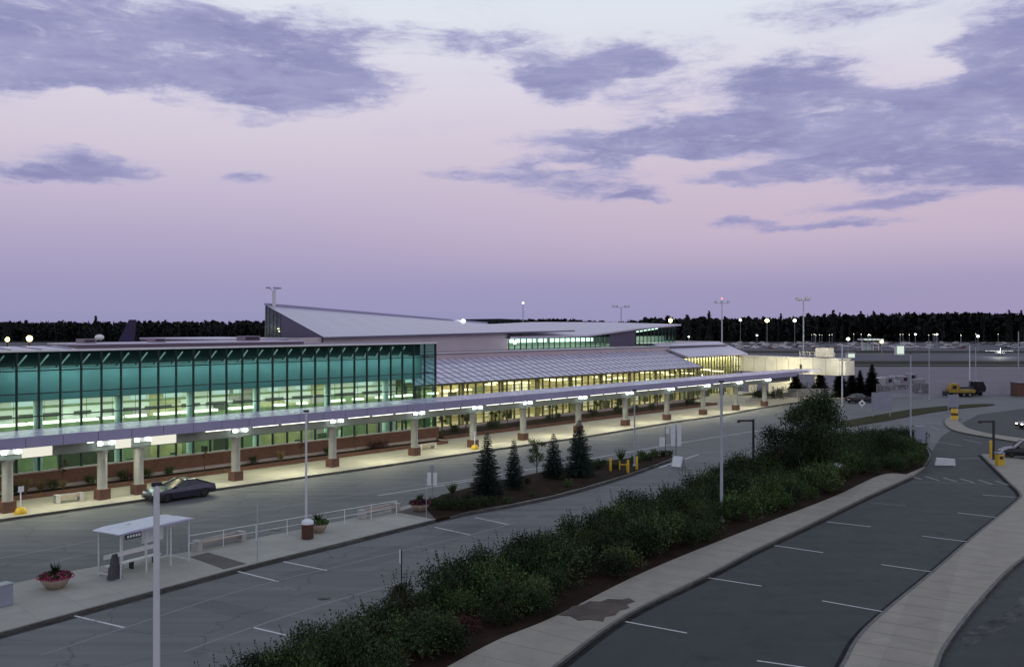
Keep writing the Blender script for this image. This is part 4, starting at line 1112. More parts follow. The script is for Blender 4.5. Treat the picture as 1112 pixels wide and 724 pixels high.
tplant(shrub('planter_shrub', 'dark green shrub in the brick planter before the glass hall', 52, .8, .95, M['leaf_dark'], group=GT, nleaf=700), [(TS(16, 5.6), 5.6, .8), (TS(98, 5.5), 5.5, .95), (TS(160, 5.5), 5.5, .9), (TS(184, 5.5), 5.5, .85), (TS(57, 5.6), 5.6, .9), (TS(133, 5.5), 5.5, 1), (TS(355, 5.5), 5.5, .8), (TS(275, 5.5), 5.5, .9)])
tplant(shrub('planter_shrub', 'dark wine red shrub in the brick planter by the canopy', 53, .9, 1.0, M['leaf_red'], group=GT, nleaf=700), [(TS(405, 5.4), 5.4, .9), (TS(415, 5.3), 5.3, 1.0), (TS(140, 5.2), 5.2, .85)])
tplant(shrub('wing_shrub', 'green shrub in the wide planter by the lit wing', 54, .9, 1.0, M['leaf_mid'], group=GT, nleaf=700),
       [(TS(x, 10), q, k) for x, q, k in [(488, 9, 1), (500, 11, .9), (530, 9.5, 1.1), (545, 11, .9), (560, 9, .8), (596, 10, 1), (612, 11, .9), (640, 9.5, 1.2), (668, 9.5, 1.3), (690, 10, 1), (705, 9.5, 1), (741, 9, 1.2), (752, 10, 1)]])
sap = broadleaf('terminal_sapling', 'slender young tree in the wide planter by the lit wing', 55, 4.6, 1.2, 1.5, M['leaf_lime'], 12, 1300, .15); sap['group'] = GT
tplant(sap, [(TS(480, 9.5), 9.5, 1.0), (TS(506, 9.5), 9.5, .95), (TS(538, 10), 10, 1), (TS(551, 9), 9, .8), (TS(600, 10), 10, 1.1), (TS(648, 9.6), 9.6, .95), (TS(672, 10), 10, .9), (TS(714, 10), 10, 1)])
thin = broadleaf('terminal_sapling', 'bare thin sapling in the narrow planter before the glass hall', 56, 2.6, .4, 1.4, M['leaf_red'], 6, 180, .10); thin['group'] = GT
tplant(thin, [(TS(68, 5.4), 5.4, 1), (TS(222, 5.0), 5.0, 1), (TS(327, 5.2), 5.2, .8), (TS(386, 5.2), 5.2, .9)])
# shrubs and conifers beyond the end of the terminal
GE = 'dark conifers beyond the end of the terminal'
for x, y, h, R0, lab in [(864, 432, 5.2, 1.9, 'loose dark conifer left of the elevated corridor end'), (891, 432, 5.6, 1.9, 'dark conifer standing in front of the pale corridor'), (912, 432, 5.4, 2.2, 'wide dark conifer just left of a tall lamp pole'),
                         (925, 431, 5.4, 1.8, 'dark conifer just right of a tall lamp pole'), (934, 431, 5.0, 1.6, 'shorter dark conifer in the middle of the roadside clump'), (947, 430, 6.0, 2.2, 'tallest pointed conifer nearest the big grey sign')]:
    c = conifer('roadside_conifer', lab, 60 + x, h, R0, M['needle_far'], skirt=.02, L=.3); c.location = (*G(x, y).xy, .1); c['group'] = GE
tplant(shrub('hedge_shrub', 'dark shrub in the hedge under the pale corridor', 57, 1.7, 2.0, M['leaf_dark'], group='hedge shrubs past the canopy end', nleaf=900, L=.2, w=.1),
       [(112 + i * 2.1, 6.5 + 1.2 * math.sin(i * 1.7), .9 + .25 * math.sin(i * 2.3)) for i in range(12)], .1)

# ------------------------------------------------------------------ far woods
def far_tree(mb, x, y, h, r, wide):
    z = h * .06
    nl = 7
    ph = r.uniform(0, 6)
    for i in range(nl):
        f = i / nl; rad = wide * (1 - f * .93) * r.uniform(.75, 1.2); z0 = h * (.04 + .92 * f); dz = h * .30 * (1 - f * .35)
        k = 5
        for b in range(k):
            a = ph + 2 * PI * b / k + r.uniform(-.4, .4); a2 = a + 2 * PI / k * .62
            mb.add([(x + rad * math.cos(a), y + rad * math.sin(a), z0 + r.uniform(-.02, .02) * h), (x + rad * math.cos(a2), y + rad * math.sin(a2), z0 - r.uniform(0, .05) * h), (x + r.uniform(-.3, .3), y, min(h, z0 + dz))], [(0, 1, 2)])
def far_round(mb, x, y, h, r, wide):
    for i in range(60):
        u = unit(r); z = h * .55 + u.z * h * .45; k = r.uniform(.6, 1.05)
        p = Vector((x + u.x * wide * k, y + u.y * wide * k, max(.5, z)))
        mb.leaf(p, unit(r), unit(r), h * .22, h * .15)
r = random.Random(77); wood = MB()
def top_line(px):                                   # height of the wood's skyline by bearing
    if px < 300: return 349
    if px < 560: return 349
    if px < 700: return 347.5 + 1.5 * math.sin(px * .05)
    if px < 860: return 345
    return 342 - 2.0 * math.sin((px - 900) / 110.0)
for row, Yr in enumerate((800, 830, 862, 900)):
    px = -160
    while px < 1290:
        px += r.uniform(2.0, 3.7)
        Y = Yr + r.uniform(-12, 12); x = (px - CX) / F * Y
        h = H + (CY - top_line(px)) * Y / F + r.gauss(-1.0 + row * .25, 1.0)
        if r.random() < .38: far_tree(wood, x, Y, h, r, r.uniform(2.0, 3.4))
        else: far_round(wood, x, Y, h * .95, r, r.uniform(2.4, 4.0))
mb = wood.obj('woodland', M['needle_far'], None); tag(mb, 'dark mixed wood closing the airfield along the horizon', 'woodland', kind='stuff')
hm = MB(); q = random.Random(3); prev = None
hp = [(-1400 + i * 60) for i in range(62)]
for i, x in enumerate(hp):
    z = 14 + 6 * math.sin(i * .33) + 4 * math.sin(i * .9) + q.uniform(-1, 1) + (6 if x > 300 else 0)
    if prev: hm.add([(prev[0], 1500, -1), (x, 1500, -1), (x, 1530, z), (prev[0], 1530, prev[1]), (x, 1900, -1), (prev[0], 1900, -1)], [(0, 1, 2, 3), (3, 2, 4, 5)])
    prev = (x, z)
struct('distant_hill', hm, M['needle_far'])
LT = [(104, 342.5, 820, 2.6, 'tall pine standing out of the wood above the teal hall'), (600, 346, 640, 4, 'broad dark tree above the join of the two great roofs'), (613, 345, 650, 3.2, 'dark tree beside the broad one above the roof join'),
      (770, 337, 760, 3.4, 'dark pine above the wood just left of the red topped mast'), (746, 341, 770, 4.5, 'bushy dark tree above the wood right of the yellow roof lamp'), (848, 340, 800, 2.6, 'pointed pine between two yellow lot lamps'),
      (905, 336, 780, 3.2, 'tall pine right of the twin headed mast'), (912, 339, 790, 2.6, 'pine shoulder tree next to the tall one right of the mast'), (935, 337.5, 800, 2.6, 'left one of two close pines above the lit forecourt'), (949, 336.5, 800, 3.2, 'right one of two close pines above the lit forecourt'),
      (1040, 339, 800, 3.4, 'rounded pine over the far parked cars'), (1066, 338.5, 800, 2.8, 'pine between two others near the right of the wood'), (1096, 335.5, 780, 3.0, 'highest pine at the right of the wood'), (1109, 336, 780, 3.0, 'pine at the right edge of the wood')]
for px, py, Y, wd, lab in LT:
    h = H + (CY - py) * Y / F; t = thing('skyline_pine', lab, 'tree', ((px - CX) / F * Y, Y, 0))
    MB().tube((0, 0, 0), (0, 0, h * .9), .45, .1, 6).obj('trunk', M['bark'], t)
    mb = MB(); rr2 = random.Random(int(px))
    for i in range(4): far_tree(mb, rr2.uniform(-.5, .5), rr2.uniform(-.5, .5), h * (1 - .06 * i), rr2, wd * (1 + .1 * i))
    for i in range(120):
        f = rr2.random(); u = unit(rr2); mb.leaf(Vector((u.x * wd * (1.15 - f) * 1.0, u.y * wd * (1.15 - f), h * (.3 + .68 * f))), unit(rr2), unit(rr2), 2.0, 1.1)
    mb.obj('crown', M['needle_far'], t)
#%%PROPS
# ------------------------------------------------------------------ lamps and masts
def lamp_pole(label, loc, h, r0, head=.19, m='pole_white', rz=0, r1=None, base=True):
    t = thing('lamp_pole', label, 'street lamp', loc, rz)
    MB().tube((0, 0, .02), (0, 0, h), r0, r1 or r0 * .8, 14).obj('pole', M[m], t)
    if base: MB().lathe([(r0 * 2.1, 0), (r0 * 2.1, .12), (r0 * 1.3, .2), (r0 * 1.05, .24)], n=14).obj('base_plate', M['grey_metal'], t)
    hd = MB().bb(-head, head, -.09, .09, h - .02, h + .13).obj('lamp_head', M['dark_metal'], t, bevel=.03)
    MB().bb(-head * .8, head * .8, -.07, .07, h - .04, h - .022).obj('lens', M['head_lens'], hd)
    return t
p = AT(170, 527, 33); 
lamp_pole('nearest pale lamp pole rising past the bus shelter', (p.x, p.y, 0), p.z, .125, .17, rz=.5)
def gpole(px, yb, yt, lab, r0=.09, m='pole_white', rz=.6, z=0):
    g = G(px, yb, z); h = (yb - yt) * g.y / F
    return lamp_pole(lab, (g.x, g.y, z), h, r0, m=m, rz=rz)
gpole(332.5, 566, 447, 'slim pale lamp pole behind the litter bin on the island', .085, z=.14)
gpole(783.5, 566, 415, 'tall pale lamp pole standing in the shrub bed', .11, 'pole_grey', z=.12)
gpole(689, 506, 424, 'slim grey lamp pole behind the yellow bollards of the island', .08, 'pole_grey', z=.15)
gpole(914.5, 444, 373, 'pale lamp pole among the roadside conifers', .13)
gpole(989, 486, 384, 'slim grey lamp pole at the far tip of the shrub bed', .09, 'pole_grey')
gpole(1009, 434, 372, 'thin lamp pole behind the wire fence near the service trucks', .09, 'pole_grey')
gpole(1053, 424, 374, 'bright topped lamp pole on the apron left of the yellow truck', .12, 'pole_white')
gpole(1059.5, 428, 376, 'grey lamp pole on the apron behind the yellow truck', .10, 'pole_grey')
gpole(1106, 402, 360, 'lamp pole at the right edge of the apron', .16, 'pole_grey')
def mast(label, loc, h, heads, r0=.2, lit=False, m='pole_grey', wid=1.6, red=False):
    t = thing('floodlight_mast', label, 'floodlight mast', loc, 0)
    MB().tube((0, 0, 0), (0, 0, h), r0, r0 * .55, 10).obj('pole', M[m], t)
    if heads > 1: MB().bb(-wid, wid, -.06, .06, h - .12, h).obj('crossarm', M['grey_metal'], t)
    xs = [0] if heads == 1 else [-wid, -wid * .55, wid * .55, wid][:4] if heads == 4 else [-wid, 0, wid]
    for x in xs:
        hd = MB().bb(x - .34, x + .34, -.25, .25, h + .05, h + .6).obj('floodlight', M['grey_metal'], t, bevel=.05)
        MB().bb(x - .28, x + .28, -.28, -.252, h + .1, h + .55).obj('lens', M['em_white'] if lit else M['head_lens'], hd)
    if red: MB().ball((0, 0, h + 1.2), .28).obj('beacon', emit_mat('red_beacon', (1, .25, .25), 2.0), t)
    return t
def fmast(px, py, Y, lab, heads, **k):
    p = AT(px, py, Y); return mast(lab, (p.x, p.y, 0), p.z, heads, **k)
fmast(568, 330, 330, 'single headed floodlight mast behind the great roof', 1, r0=.22, lit=True)
fmast(674.5, 333.5, 300, 'twin headed floodlight mast above the swooping roof', 4, wid=2.4, r0=.22)
fmast(784, 329, 260, 'pale floodlight mast with red beacon behind the pavilion', 3, wid=1.7, r0=.24, m='pole_white', red=True)
fmast(872.5, 326, 200, 'tall twin headed floodlight mast beside the pale corridor', 4, wid=1.2, r0=.2)
GL = 'small lit lamps over the distant car park'
def far_lamp(px, py, Y, lab, m, r0, grp=None):
    p = AT(px, py, Y); t = thing('lot_lamp', lab, 'street lamp', (p.x, p.y, 0), 0, grp)
    MB().tube((0, 0, 0), (0, 0, p.z - r0 * .5), .11, .08, 6).obj('pole', M['pole_grey'], t)
    MB().ball((0, 0, p.z), (r0, r0, r0 * .8)).obj('bulb', M[m], t)
for px, py, Y, lab, m, r0 in [(833, 348, 520, 'brightest yellow lamp left of the twin headed mast', 'em_yellow', 1.15), (804, 347.5, 560, 'small pale lamp left of the bright yellow lamp', 'em_pale', .75), (863, 348, 540, 'pale yellow lamp just left of the twin headed mast', 'em_pale', .95),
        (822, 364, 520, 'low white lamp under the bright yellow lamp', 'em_white', .45), (921, 368, 480, 'white lamp left of the lit forecourt', 'em_pale', .85), (957.5, 371, 470, 'yellowish lamp right of the lit forecourt', 'em_yellow', .80), (994, 363, 520, 'white lamp above the parked cars near the pale kiosk', 'em_white', .55),
        (1017.5, 362.8, 540, 'small white lamp right of the pale kiosk', 'em_white', .42), (1062, 365, 500, 'round white lamp above the apron lamp poles', 'em_white', .70), (748, 365.5, 420, 'small green white lamp at the corner of the swooping roof', 'em_white', .38), (943.5, 363.5, 560, 'tiny white lamp above the lit forecourt', 'em_white', .36)]:
    far_lamp(px, py, Y, lab, m, r0)
q = random.Random(9)
for i in range(26):
    px = q.uniform(880, 1112); far_lamp(px, 363.5 + q.uniform(-.8, .8), 700 + q.uniform(-30, 40), 'tiny lamp glimmering at the foot of the distant wood', 'em_pale', q.uniform(.10, .2), GL)

# ------------------------------------------------------------------ bus shelter
F1 = G(131, 631.7).xy; F2 = G(205, 611.5).xy
ang = math.atan2((F2 - F1).y, (F2 - F1).x); LS = (F2 - F1).length; WS = 1.75
S = thing('bus_shelter', 'white framed glass bus shelter with flat pale roof on the island', 'bus shelter', (F1.x, F1.y, .14), ang)
for x in (0, LS * .36, LS * .72, LS):
    MB().bb(x - .03, x + .03, -.03, .03, 0, 2.36).obj('post', M['pole_white'], S)
for x in (0, LS * .33, LS * .66, LS):
    MB().bb(x - .03, x + .03, WS - .03, WS + .03, 0, 2.36).obj('post', M['pole_white'], S)
rf = MB().xprism([(-.22, 2.362), (LS + .2, 2.362), (LS + .2, 2.42), (LS - .4, 2.50), (.4, 2.50), (-.22, 2.42)], -.25, WS + .22).obj('roof', mat('shelter_roof', (.66, .70, .76), .3, .05, 1), S, bevel=.03)
MB().bb(-.28, LS + .23, -.29, -.255, 2.35, 2.43).obj('roof_trim', M['fascia'], S)
for a, b in ((0, .33), (.33, .66), (.66, 1)):
    g = MB().quad((LS * a + .04, WS, .15), (LS * b - .04, WS, .15), (LS * b - .04, WS, 2.3), (LS * a + .04, WS, 2.3)).obj('glass_pane', M['shelter_glass'], S)
    MB().bb(LS * a + .04, LS * b - .04, WS - .03, WS + .03, .1, .16).bb(LS * a + .04, LS * b - .04, WS - .03, WS + .03, 2.3, 2.355).obj('frame', M['pole_white'], g)
for x in (0.0, LS):
    g = MB().quad((x, .04, .15), (x, WS - .04, .15), (x, WS - .04, 2.3), (x, .04, 2.3)).obj('glass_pane', M['shelter_glass'], S)
    MB().bb(x - .03, x + .03, .04, WS - .04, .1, .16).bb(x - .03, x + .03, .04, WS - .04, 2.3, 2.355).obj('frame', M['pole_white'], g)
MB().bb(.2, LS - .9, WS - .55, WS - .2, .43, .49).obj('bench_seat', M['white_paint'], S)
MB().bb(.2, LS - .9, WS - .17, WS - .13, .78, 1.02).obj('bench_back', M['white_paint'], S)
for x in (.5, LS * .4, LS - 1.2): MB().bb(x - .03, x + .03, WS - .5, WS - .16, 0, .428).obj('bench_leg', M['dark_metal'], S)
MB().bb(LS * .6, LS * .92, WS - .09, WS - .05, 1.15, 2.05).obj('notice_panel', M['sign_white'], S)
MB().bb(.15, 1.15, -.2, -.14, 2.06, 2.34).obj('name_board', M['dark_metal'], S)
# wayfinding words seen on that board are too small to read; only its pale strokes are built
for k in range(5): MB().bb(.24 + k * .18, .36 + k * .18, -.212, -.203, 2.14, 2.27).obj('stroke', M['sign_white'], S)
P_ = thing('poster_stand', 'dark tapering poster stand at the left end of the shelter', 'stand', (*G(124.5, 632).xy, .14), ang)
MB().add([(-.36, -.2, 0), (.36, -.2, 0), (.36, .2, 0), (-.36, .2, 0), (-.14, -.06, 1.35), (.14, -.06, 1.35), (.14, .06, 1.35), (-.14, .06, 1.35)], [(0, 3, 2, 1), (4, 5, 6, 7), (0, 1, 5, 4), (1, 2, 6, 5), (2, 3, 7, 6), (3, 0, 4, 7)]).obj('panel', mat('poster_dark', (.05, .05, .055), .4, .5, 6), P_, bevel=.02)
MB().bb(-.40, .40, -.24, .24, -.02, .05).obj('base', M['grey_metal'], P_)

# ------------------------------------------------------------------ benches, bins, bowls, railing
def bench(label, a, b, z=.14):
    a = G(*a).xy; b = G(*b).xy; L = (b - a).length
    t = thing('concrete_bench', label, 'bench', (a.x, a.y, z), math.atan2((b - a).y, (b - a).x))
    for x in (0, L): MB().bb(x - .17, x + .17, -.3, .3, 0, .62).obj('end_block', M['concrete'], t, bevel=.02)
    MB().bb(.175, L - .175, -.26, .26, .36, .46).obj('seat', M['bowl'], t, bevel=.01)
    MB().bb(.175, L - .175, .22, .28, .48, .60).obj('backrest', M['concrete'], t)
    return t
bench('pale concrete bench right of the bus shelter', (214, 600.5), (262, 589.5))
bench('pale concrete bench at the end of the white railing', (393, 565), (430, 557))
bench('concrete bench under the canopy by the planter', (455, 490.5), (471, 488))
bench('long bench beside the grasses on the terminal pavement', (62, 548), (88, 545))
bench('far bench under the end of the canopy', (812, 438.5), (828, 437))
def bowl(label, px, py, sc, plants, spike=True):
    g = G(px, py, .14); t = thing('flower_bowl', label, 'planter', (g.x, g.y, .14), 0)
    MB().lathe([(.34 * sc, 0), (.44 * sc, .05), (.62 * sc, .30), (.74 * sc, .52), (.70 * sc, .54), (.62 * sc, .46), (0, .44)], n=24).obj('bowl', M['bowl'], t)
    r = random.Random(px); a, b = plants
    mb = MB()
    for i in range(420):
        th = r.uniform(0, 2 * PI); k = .78 * sc * math.sqrt(r.random()); mb.leaf(Vector((k * math.cos(th), k * math.sin(th), .56 + .30 * r.random() * (1.25 - k))), (unit(r) + Vector((0, 0, .5))).normalized(), unit(r), .15, .09)
    mb.obj('foliage', M[a], t)
    if b:
        mb = MB()
        for i in range(380):
            th = r.uniform(0, 2 * PI); k = .9 * sc * math.sqrt(r.uniform(.1, 1)); mb.leaf(Vector((k * math.cos(th), k * math.sin(th), .54 + .36 * r.random() * (1.2 - k))), unit(r), unit(r), .11, .10)
        mb.obj('blossom', M[b], t)
    if spike:
        mb = MB()
        for i in range(46):
            th = r.uniform(0, 2 * PI); d = Vector((math.cos(th) * r.uniform(.2, .9), math.sin(th) * r.uniform(.2, .9), 1)).normalized(); L = r.uniform(.5, .85)
            mb.leaf(Vector((0, 0, .62)) + d * L * .5, d, unit(r), L, .05)
        mb.obj('spike_leaves', M['leaf_dark'], t)
    return t
bowl('concrete bowl of pink flowers with a spiky centre plant', 60, 638, 1.0, ('leaf_dark', 'pink'))
bowl('concrete bowl of green plants behind the brown litter bin', 345.5, 577.5, .85, ('leaf_mid', None))
bowl('concrete bowl of plum coloured plants at the island bed', 456, 554.5, .95, ('leaf_red', 'plum'))
g = G(334, 584.5, .14); t = thing('litter_bin', 'brown slatted litter bin with pale domed lid', 'litter bin', (g.x, g.y, .14))
MB().lathe([(.33, 0), (.34, .03), (.34, .92), (.30, .92)], n=20).obj('body', M['dark_metal'], t)
sl = MB()
for i in range(22):
    a = 2 * PI * i / 22; sl.box((.355 * math.cos(a), .355 * math.sin(a), .48), (.03, .075, .88), a)
sl.obj('slat', M['wood_brown'], t)
MB().lathe([(.38, .921), (.38, 1.02), (.34, 1.14), (.2, 1.2), (0, 1.21)], n=20).obj('lid', M['sign_white'], t)
# the box at the left edge and the small bin
g = G(3, 657, .14); t = thing('utility_cabinet', 'grey utility cabinet at the left edge of the island', 'cabinet', (g.x, g.y, .14), ang)
MB().bb(-.35, .35, -.3, .3, 0, 1.0).obj('case', M['sign_grey'], t, bevel=.03); MB().bb(-.38, .38, -.33, .33, 1.002, 1.05).obj('lid', M['grey_metal'], t)
# railing
ra = G(205, 600, .14).xy; rb = G(430.6, 558.8, .14).xy; v = rb - ra; L = v.length
t = thing('white_railing', 'white two rail fence along the back of the island pavement', 'railing', (ra.x, ra.y, .14), math.atan2(v.y, v.x))
for i in range(8): MB().tube((L * i / 7, 0, 0), (L * i / 7, 0, 1.02), .024, n=8).obj('post', M['white_paint'], t)
MB().tube((0, 0, 1.0), (L, 0, 1.0), .02, n=8).obj('rail', M['white_paint'], t); MB().tube((0, 0, .55), (L, 0, .55), .016, n=8).obj('rail', M['white_paint'], t)

# ------------------------------------------------------------------ signs, bollards, barriers
def sign_post(label, px, yb, yt, panels, z=0.14, m='grey_metal', rz=-.65, r0=.032, name='sign_post', back='sign_grey'):
    g = G(px, yb, z); h = (yb - yt) * g.y / F
    t = thing(name, label, 'sign', (g.x, g.y, z), rz)
    MB().tube((0, 0, 0), (0, 0, h), r0, n=7).obj('post', M[m], t)
    for (dx, z0, z1, w, mm) in panels:
        p = MB().bb(dx - w / 2, dx + w / 2, -.065, -.045, z0 * h, z1 * h).obj('panel', M[mm], t)
        MB().bb(dx - w / 2 + .02, dx + w / 2 - .02, -.043, -.036, z0 * h + .02, z1 * h - .02).obj('panel_back', M[back], p)
    return t
sign_post('thin bare post at the kerb near the brown paving strip', 279.5, 610, 545, [], m='pole_grey')
sign_post('dark post with a narrow pale sign in the shrub bed edge', 436, 646, 597, [(-.09, .70, 1.0, .20, 'sign_white')], z=0, m='dark_metal', rz=-1.2)
sign_post('post with two small pale panels side by side on the island', 469.5, 540, 505, [(-.24, .38, .78, .30, 'sign_white'), (.24, .38, .78, .30, 'sign_white'), (0, .80, 1.0, .28, 'sign_grey')], rz=-.2)
sign_post('thin post beside the plum coloured flower bowl', 463, 563, 519, [], m='pole_grey', r0=.02)
sign_post('dark post with low and high pale panels near the island tip', 722.5, 496.5, 463, [(-.32, .35, .66, .58, 'sign_white'), (.20, .78, .95, .34, 'sign_white')], m='dark_metal', rz=-.1)
sign_post('dark post with two tall pale panels at the island tip', 734, 494, 461, [(-.28, .30, 1.0, .46, 'sign_white'), (.34, .30, 1.0, .42, 'sign_white')], m='dark_metal', rz=-.1)
def tip_bar(label, a, top, rz):
    g = G(*a, .14); h = (a[1] - top) * g.y / F
    t = thing('clearance_bar', label, 'barrier', (g.x, g.y, .14), rz)
    MB().bb(-.09, .09, -.09, .09, 0, h).obj('post', M['dark_metal'], t); MB().bb(-1.55, -.091, -.07, .07, h - .22, h - .04).obj('arm', M['dark_metal'], t)
    MB().bb(-1.55, -1.3, -.16, .16, h - .30, h - .225).obj('lamp', M['dark_metal'], t)
tip_bar('black overhead clearance bar at the bed beside the big tree', (818, 507), 455, .1)
tip_bar('black overhead clearance bar by the car park ticket machine', (1079, 499), 456, .05)
def bollard(label, px, yb, h, z=.18, r0=.11):
    g = G(px, yb, z); t = tag(MB().lathe([(r0, 0), (r0, h - .06), (r0 * .7, h), (0, h + .01)], n=14).obj('bollard', M['yellow'], None, (g.x, g.y, z)), label, 'bollard'); return t
bollard('leftmost of the yellow bollards near the reedy grass', 663, 511, 1.2); bollard('yellow bollard beside the yellow pipes on the island', 682, 513, 1.15); bollard('rightmost yellow bollard of the island', 691.5, 509.5, 1.2)
g = G(677, 510, .18); t = thing('hydrant_valve', 'yellow pipe valve between the island bollards', 'valve', (g.x, g.y, .18))
MB().tube((-.35, 0, 0), (-.35, 0, .85), .06, n=9).obj('riser', M['yellow'], t); MB().tube((.3, 0, 0), (.3, 0, .5), .06, n=9).obj('riser', M['yellow'], t); MB().tube((-.35, 0, .5), (.3, 0, .44), .06, n=9).obj('cross_pipe', M['yellow'], t); MB().lathe([(.02, 0), (.16, .01), (.16, .04), (.02, .05)], (.3, 0, .52), 12).obj('wheel', M['yellow'], t)
g = G(737, 507, 0); t = thing('barricade_sign', 'white A frame board leaning by the island tip', 'barricade', (g.x, g.y, 0), -.75)
for s, nm in ((-1, 'board'), (1, 'back_board')):
    mb = MB(); mb.box((0, s * .28, .55), (1.15, .04, 1.0), M=Matrix.Rotation(s * R(22), 3, 'X')); mb.obj(nm, M['sign_white'], t)
for x in (-.52, .52):
    for s in (-1, 1): MB().bar((x, s * .52, 0), (x, s * .06, 1.12), .05, .04).obj('leg', M['grey_metal'], t)
def big_sign(label, x0, x1, yt, yb, yg, dia=False):
    g0 = G(x0, yg); k = g0.y / F; w = (x1 - x0) * k; zt = H - (yt - CY) * k; zb = H - (yb - CY) * k
    t = thing('road_sign', label, 'sign', (g0.x + w / 2, g0.y, 0), 0)
    MB().bb(-w / 2, w / 2, -.03, .03, zb, zt).obj('panel', M['sign_grey'], t)
    for x in (-w * .42, w * .42): MB().bb(x - .06, x + .06, .032, .13, 0, zt - .1).obj('post', M['grey_metal'], t)
    return t
big_sign('largest blank grey sign board before the dark conifers', 946.5, 968.5, 426, 446, 453); big_sign('blank grey sign board above the yellow drum island', 1029, 1041, 428.5, 442, 447)
g = G(936, 447); t = thing('diamond_sign', 'small pale diamond warning sign by the dark parked car', 'sign', (g.x, g.y, 0))
MB().tube((0, 0, 0), (0, 0, 1.6), .04, n=6).obj('post', M['grey_metal'], t); MB().box((0, -.06, 1.35), (.85, .03, .85), M=Matrix.Rotation(R(45), 3, 'Y')).obj('panel', M['sign_white'], t); MB().box((0, -.08, 1.35), (.3, .01, .3)).obj('symbol', M['dark_metal'], t)
g = G(999, 496); t = thing('sign_cabinet', 'dark grey sign cabinet above the bushes at the bed tip', 'sign', (g.x, g.y, .1), .1)
MB().bb(-.5, .5, -.22, .22, 1.3, 3.1).obj('case', M['sign_grey'], t, bevel=.04); MB().bb(-.1, .1, -.1, .1, 0, 1.295).obj('post', M['dark_metal'], t)
def drum(label, px, py, w, h, z=.14):
    g = G(px, py, z); t = thing('traffic_drum', label, 'traffic drum', (g.x, g.y, z)); mb = MB().lathe([(w * .56, 0), (w * .56, .1), (w * .5, .12), (w * .44, h), (0, h + .02)], n=16).obj('body', M['yellow'], t)
    MB().lathe([(w * .485, h * .38), (w * .47, h * .62)], n=16).obj('band', M['sign_white'] if False else M['wood_brown'], t); return t
drum('yellow drum on the small toll island', 1036.5, 455, 1.0, 1.45)
def machine(label, px, py, w, d, h, z=.14, rz=.1, cap='dark_metal'):
    g = G(px, py, z); t = thing('ticket_machine', label, 'ticket machine', (g.x, g.y, z), rz)
    MB().bb(-w / 2, w / 2, -d / 2, d / 2, .1, h).obj('case', M['yellow'], t, bevel=.04); MB().bb(-w / 2 - .03, w / 2 + .03, -d / 2 - .03, d / 2 + .03, h + .002, h + .18).obj('hood', M[cap], t); MB().bb(-w / 2 - .05, w / 2 + .05, -d / 2 - .05, d / 2 + .05, 0, .098).obj('plinth', M['concrete'], t)
    MB().bb(-w * .3, w * .3, -d / 2 - .015, -d / 2 - .002, h * .6, h * .85).obj('screen', M['dark_metal'], t)
machine('yellow ticket machine at the shrub bed kerb', 803.5, 511, .75, .6, 1.15); machine('yellow ticket machine beside the black clearance bar', 1085.5, 506, .62, .6, 1.15, cap='sign_grey')
bollard('tall yellow post left of the black clearance bar', 1076, 497, 1.75, .14, .14)
def yellow_foot(label, px, py):
    g = G(px, py, .14); t = thing('foot_sign', label, 'sign', (g.x, g.y, .14), TROT)
    MB().lathe([(.42, 0), (.42, .12), (.30, .42), (.1, .48)], n=16).obj('base', M['yellow'], t); MB().tube((0, 0, .47), (0, 0, 1.9), .045, n=8).obj('post', M['sign_white'], t); MB().bb(-.2, .2, -.07, -.05, 1.55, 1.95).obj('panel', M['sign_white'], t)
yellow_foot('yellow based white sign post by the left canopy columns', 22.5, 557.5); yellow_foot('yellow based white sign post behind the tall spruce', 515.5, 487.5)
g = G(1026, 505, .004); t = tag(MB().xprism([(-.95, 0), (.95, 0), (.9, .62), (-.75, .72)], -.14, .14).obj('speed_plate', M['sign_white'], None, (g.x, g.y, .004), .03, -.12), 'low white slab standing on the lane before the bed tip', 'barrier')
g = G(909, 515, .12); mb = MB(); mb.ball((0, 0, .42), (.95, .7, .62), 14, 9)
rr3 = random.Random(4); mb.v = [(x * rr3.uniform(.9, 1.1), y * rr3.uniform(.9, 1.1), max(-.1, z * rr3.uniform(.92, 1.08))) for x, y, z in mb.v]
tag(mb.obj('boulder', M['rock'], None, (g.x, g.y, .12)), 'pale grey boulder in the shrub bed under the big tree', 'rock')

# ------------------------------------------------------------------ the pale corridor at the end of the terminal
a = Vector((46.0, 197.0)); b = Vector((60.5, 176.0)); v = b - a; LJ = v.length
J = thing('elevated_corridor', 'pale lit concrete corridor raised on piers past the terminal end', 'corridor', (a.x, a.y, 0), math.atan2(v.y, v.x))
MB().bb(0, LJ, -1.6, 1.6, 4.35, 7.2).obj('corridor_wall', M['conc_pale'], J)
m = MB()
for k in range(1, 9): m.bb(LJ * k / 9 - .04, LJ * k / 9 + .04, -1.64, -1.602, 4.36, 7.18)
m.obj('panel_joint', M['stone'], J)
MB().bb(-.1, LJ + .15, -1.75, 1.75, 7.202, 7.42).obj('corridor_roof', M['conc_pale'], J)
for x in (4, 12, 20): MB().bb(x - .4, x + .4, -.8, .8, 0, 4.345).obj('pier', M['conc_pale'], J)
MB().bb(LJ + .002, LJ + 1.2, -1.3, 1.3, 4.45, 7.0).obj('end_cap', M['conc_pale'], J)
MB().bb(9, 15, -1.2, 1.2, 0, 3.4).obj('ground_room', M['conc_pale'], J)
MB().bb(LJ * .67 - .25, LJ * .67 + .25, -1.66, -1.645, 5.2, 6.1).obj('vent', M['dark_metal'], J)
u = MB().bb(LJ * .78, LJ * .78 + 2.6, -1.0, 1.0, 7.6, 9.3).obj('roof_cabin', M['conc_pale'], J, bevel=.06); MB().bb(LJ * .78 + .3, LJ * .78 + 2.2, -.7, .7, 7.422, 7.6).obj('cabin_foot', M['dark_metal'], u)
m = MB()
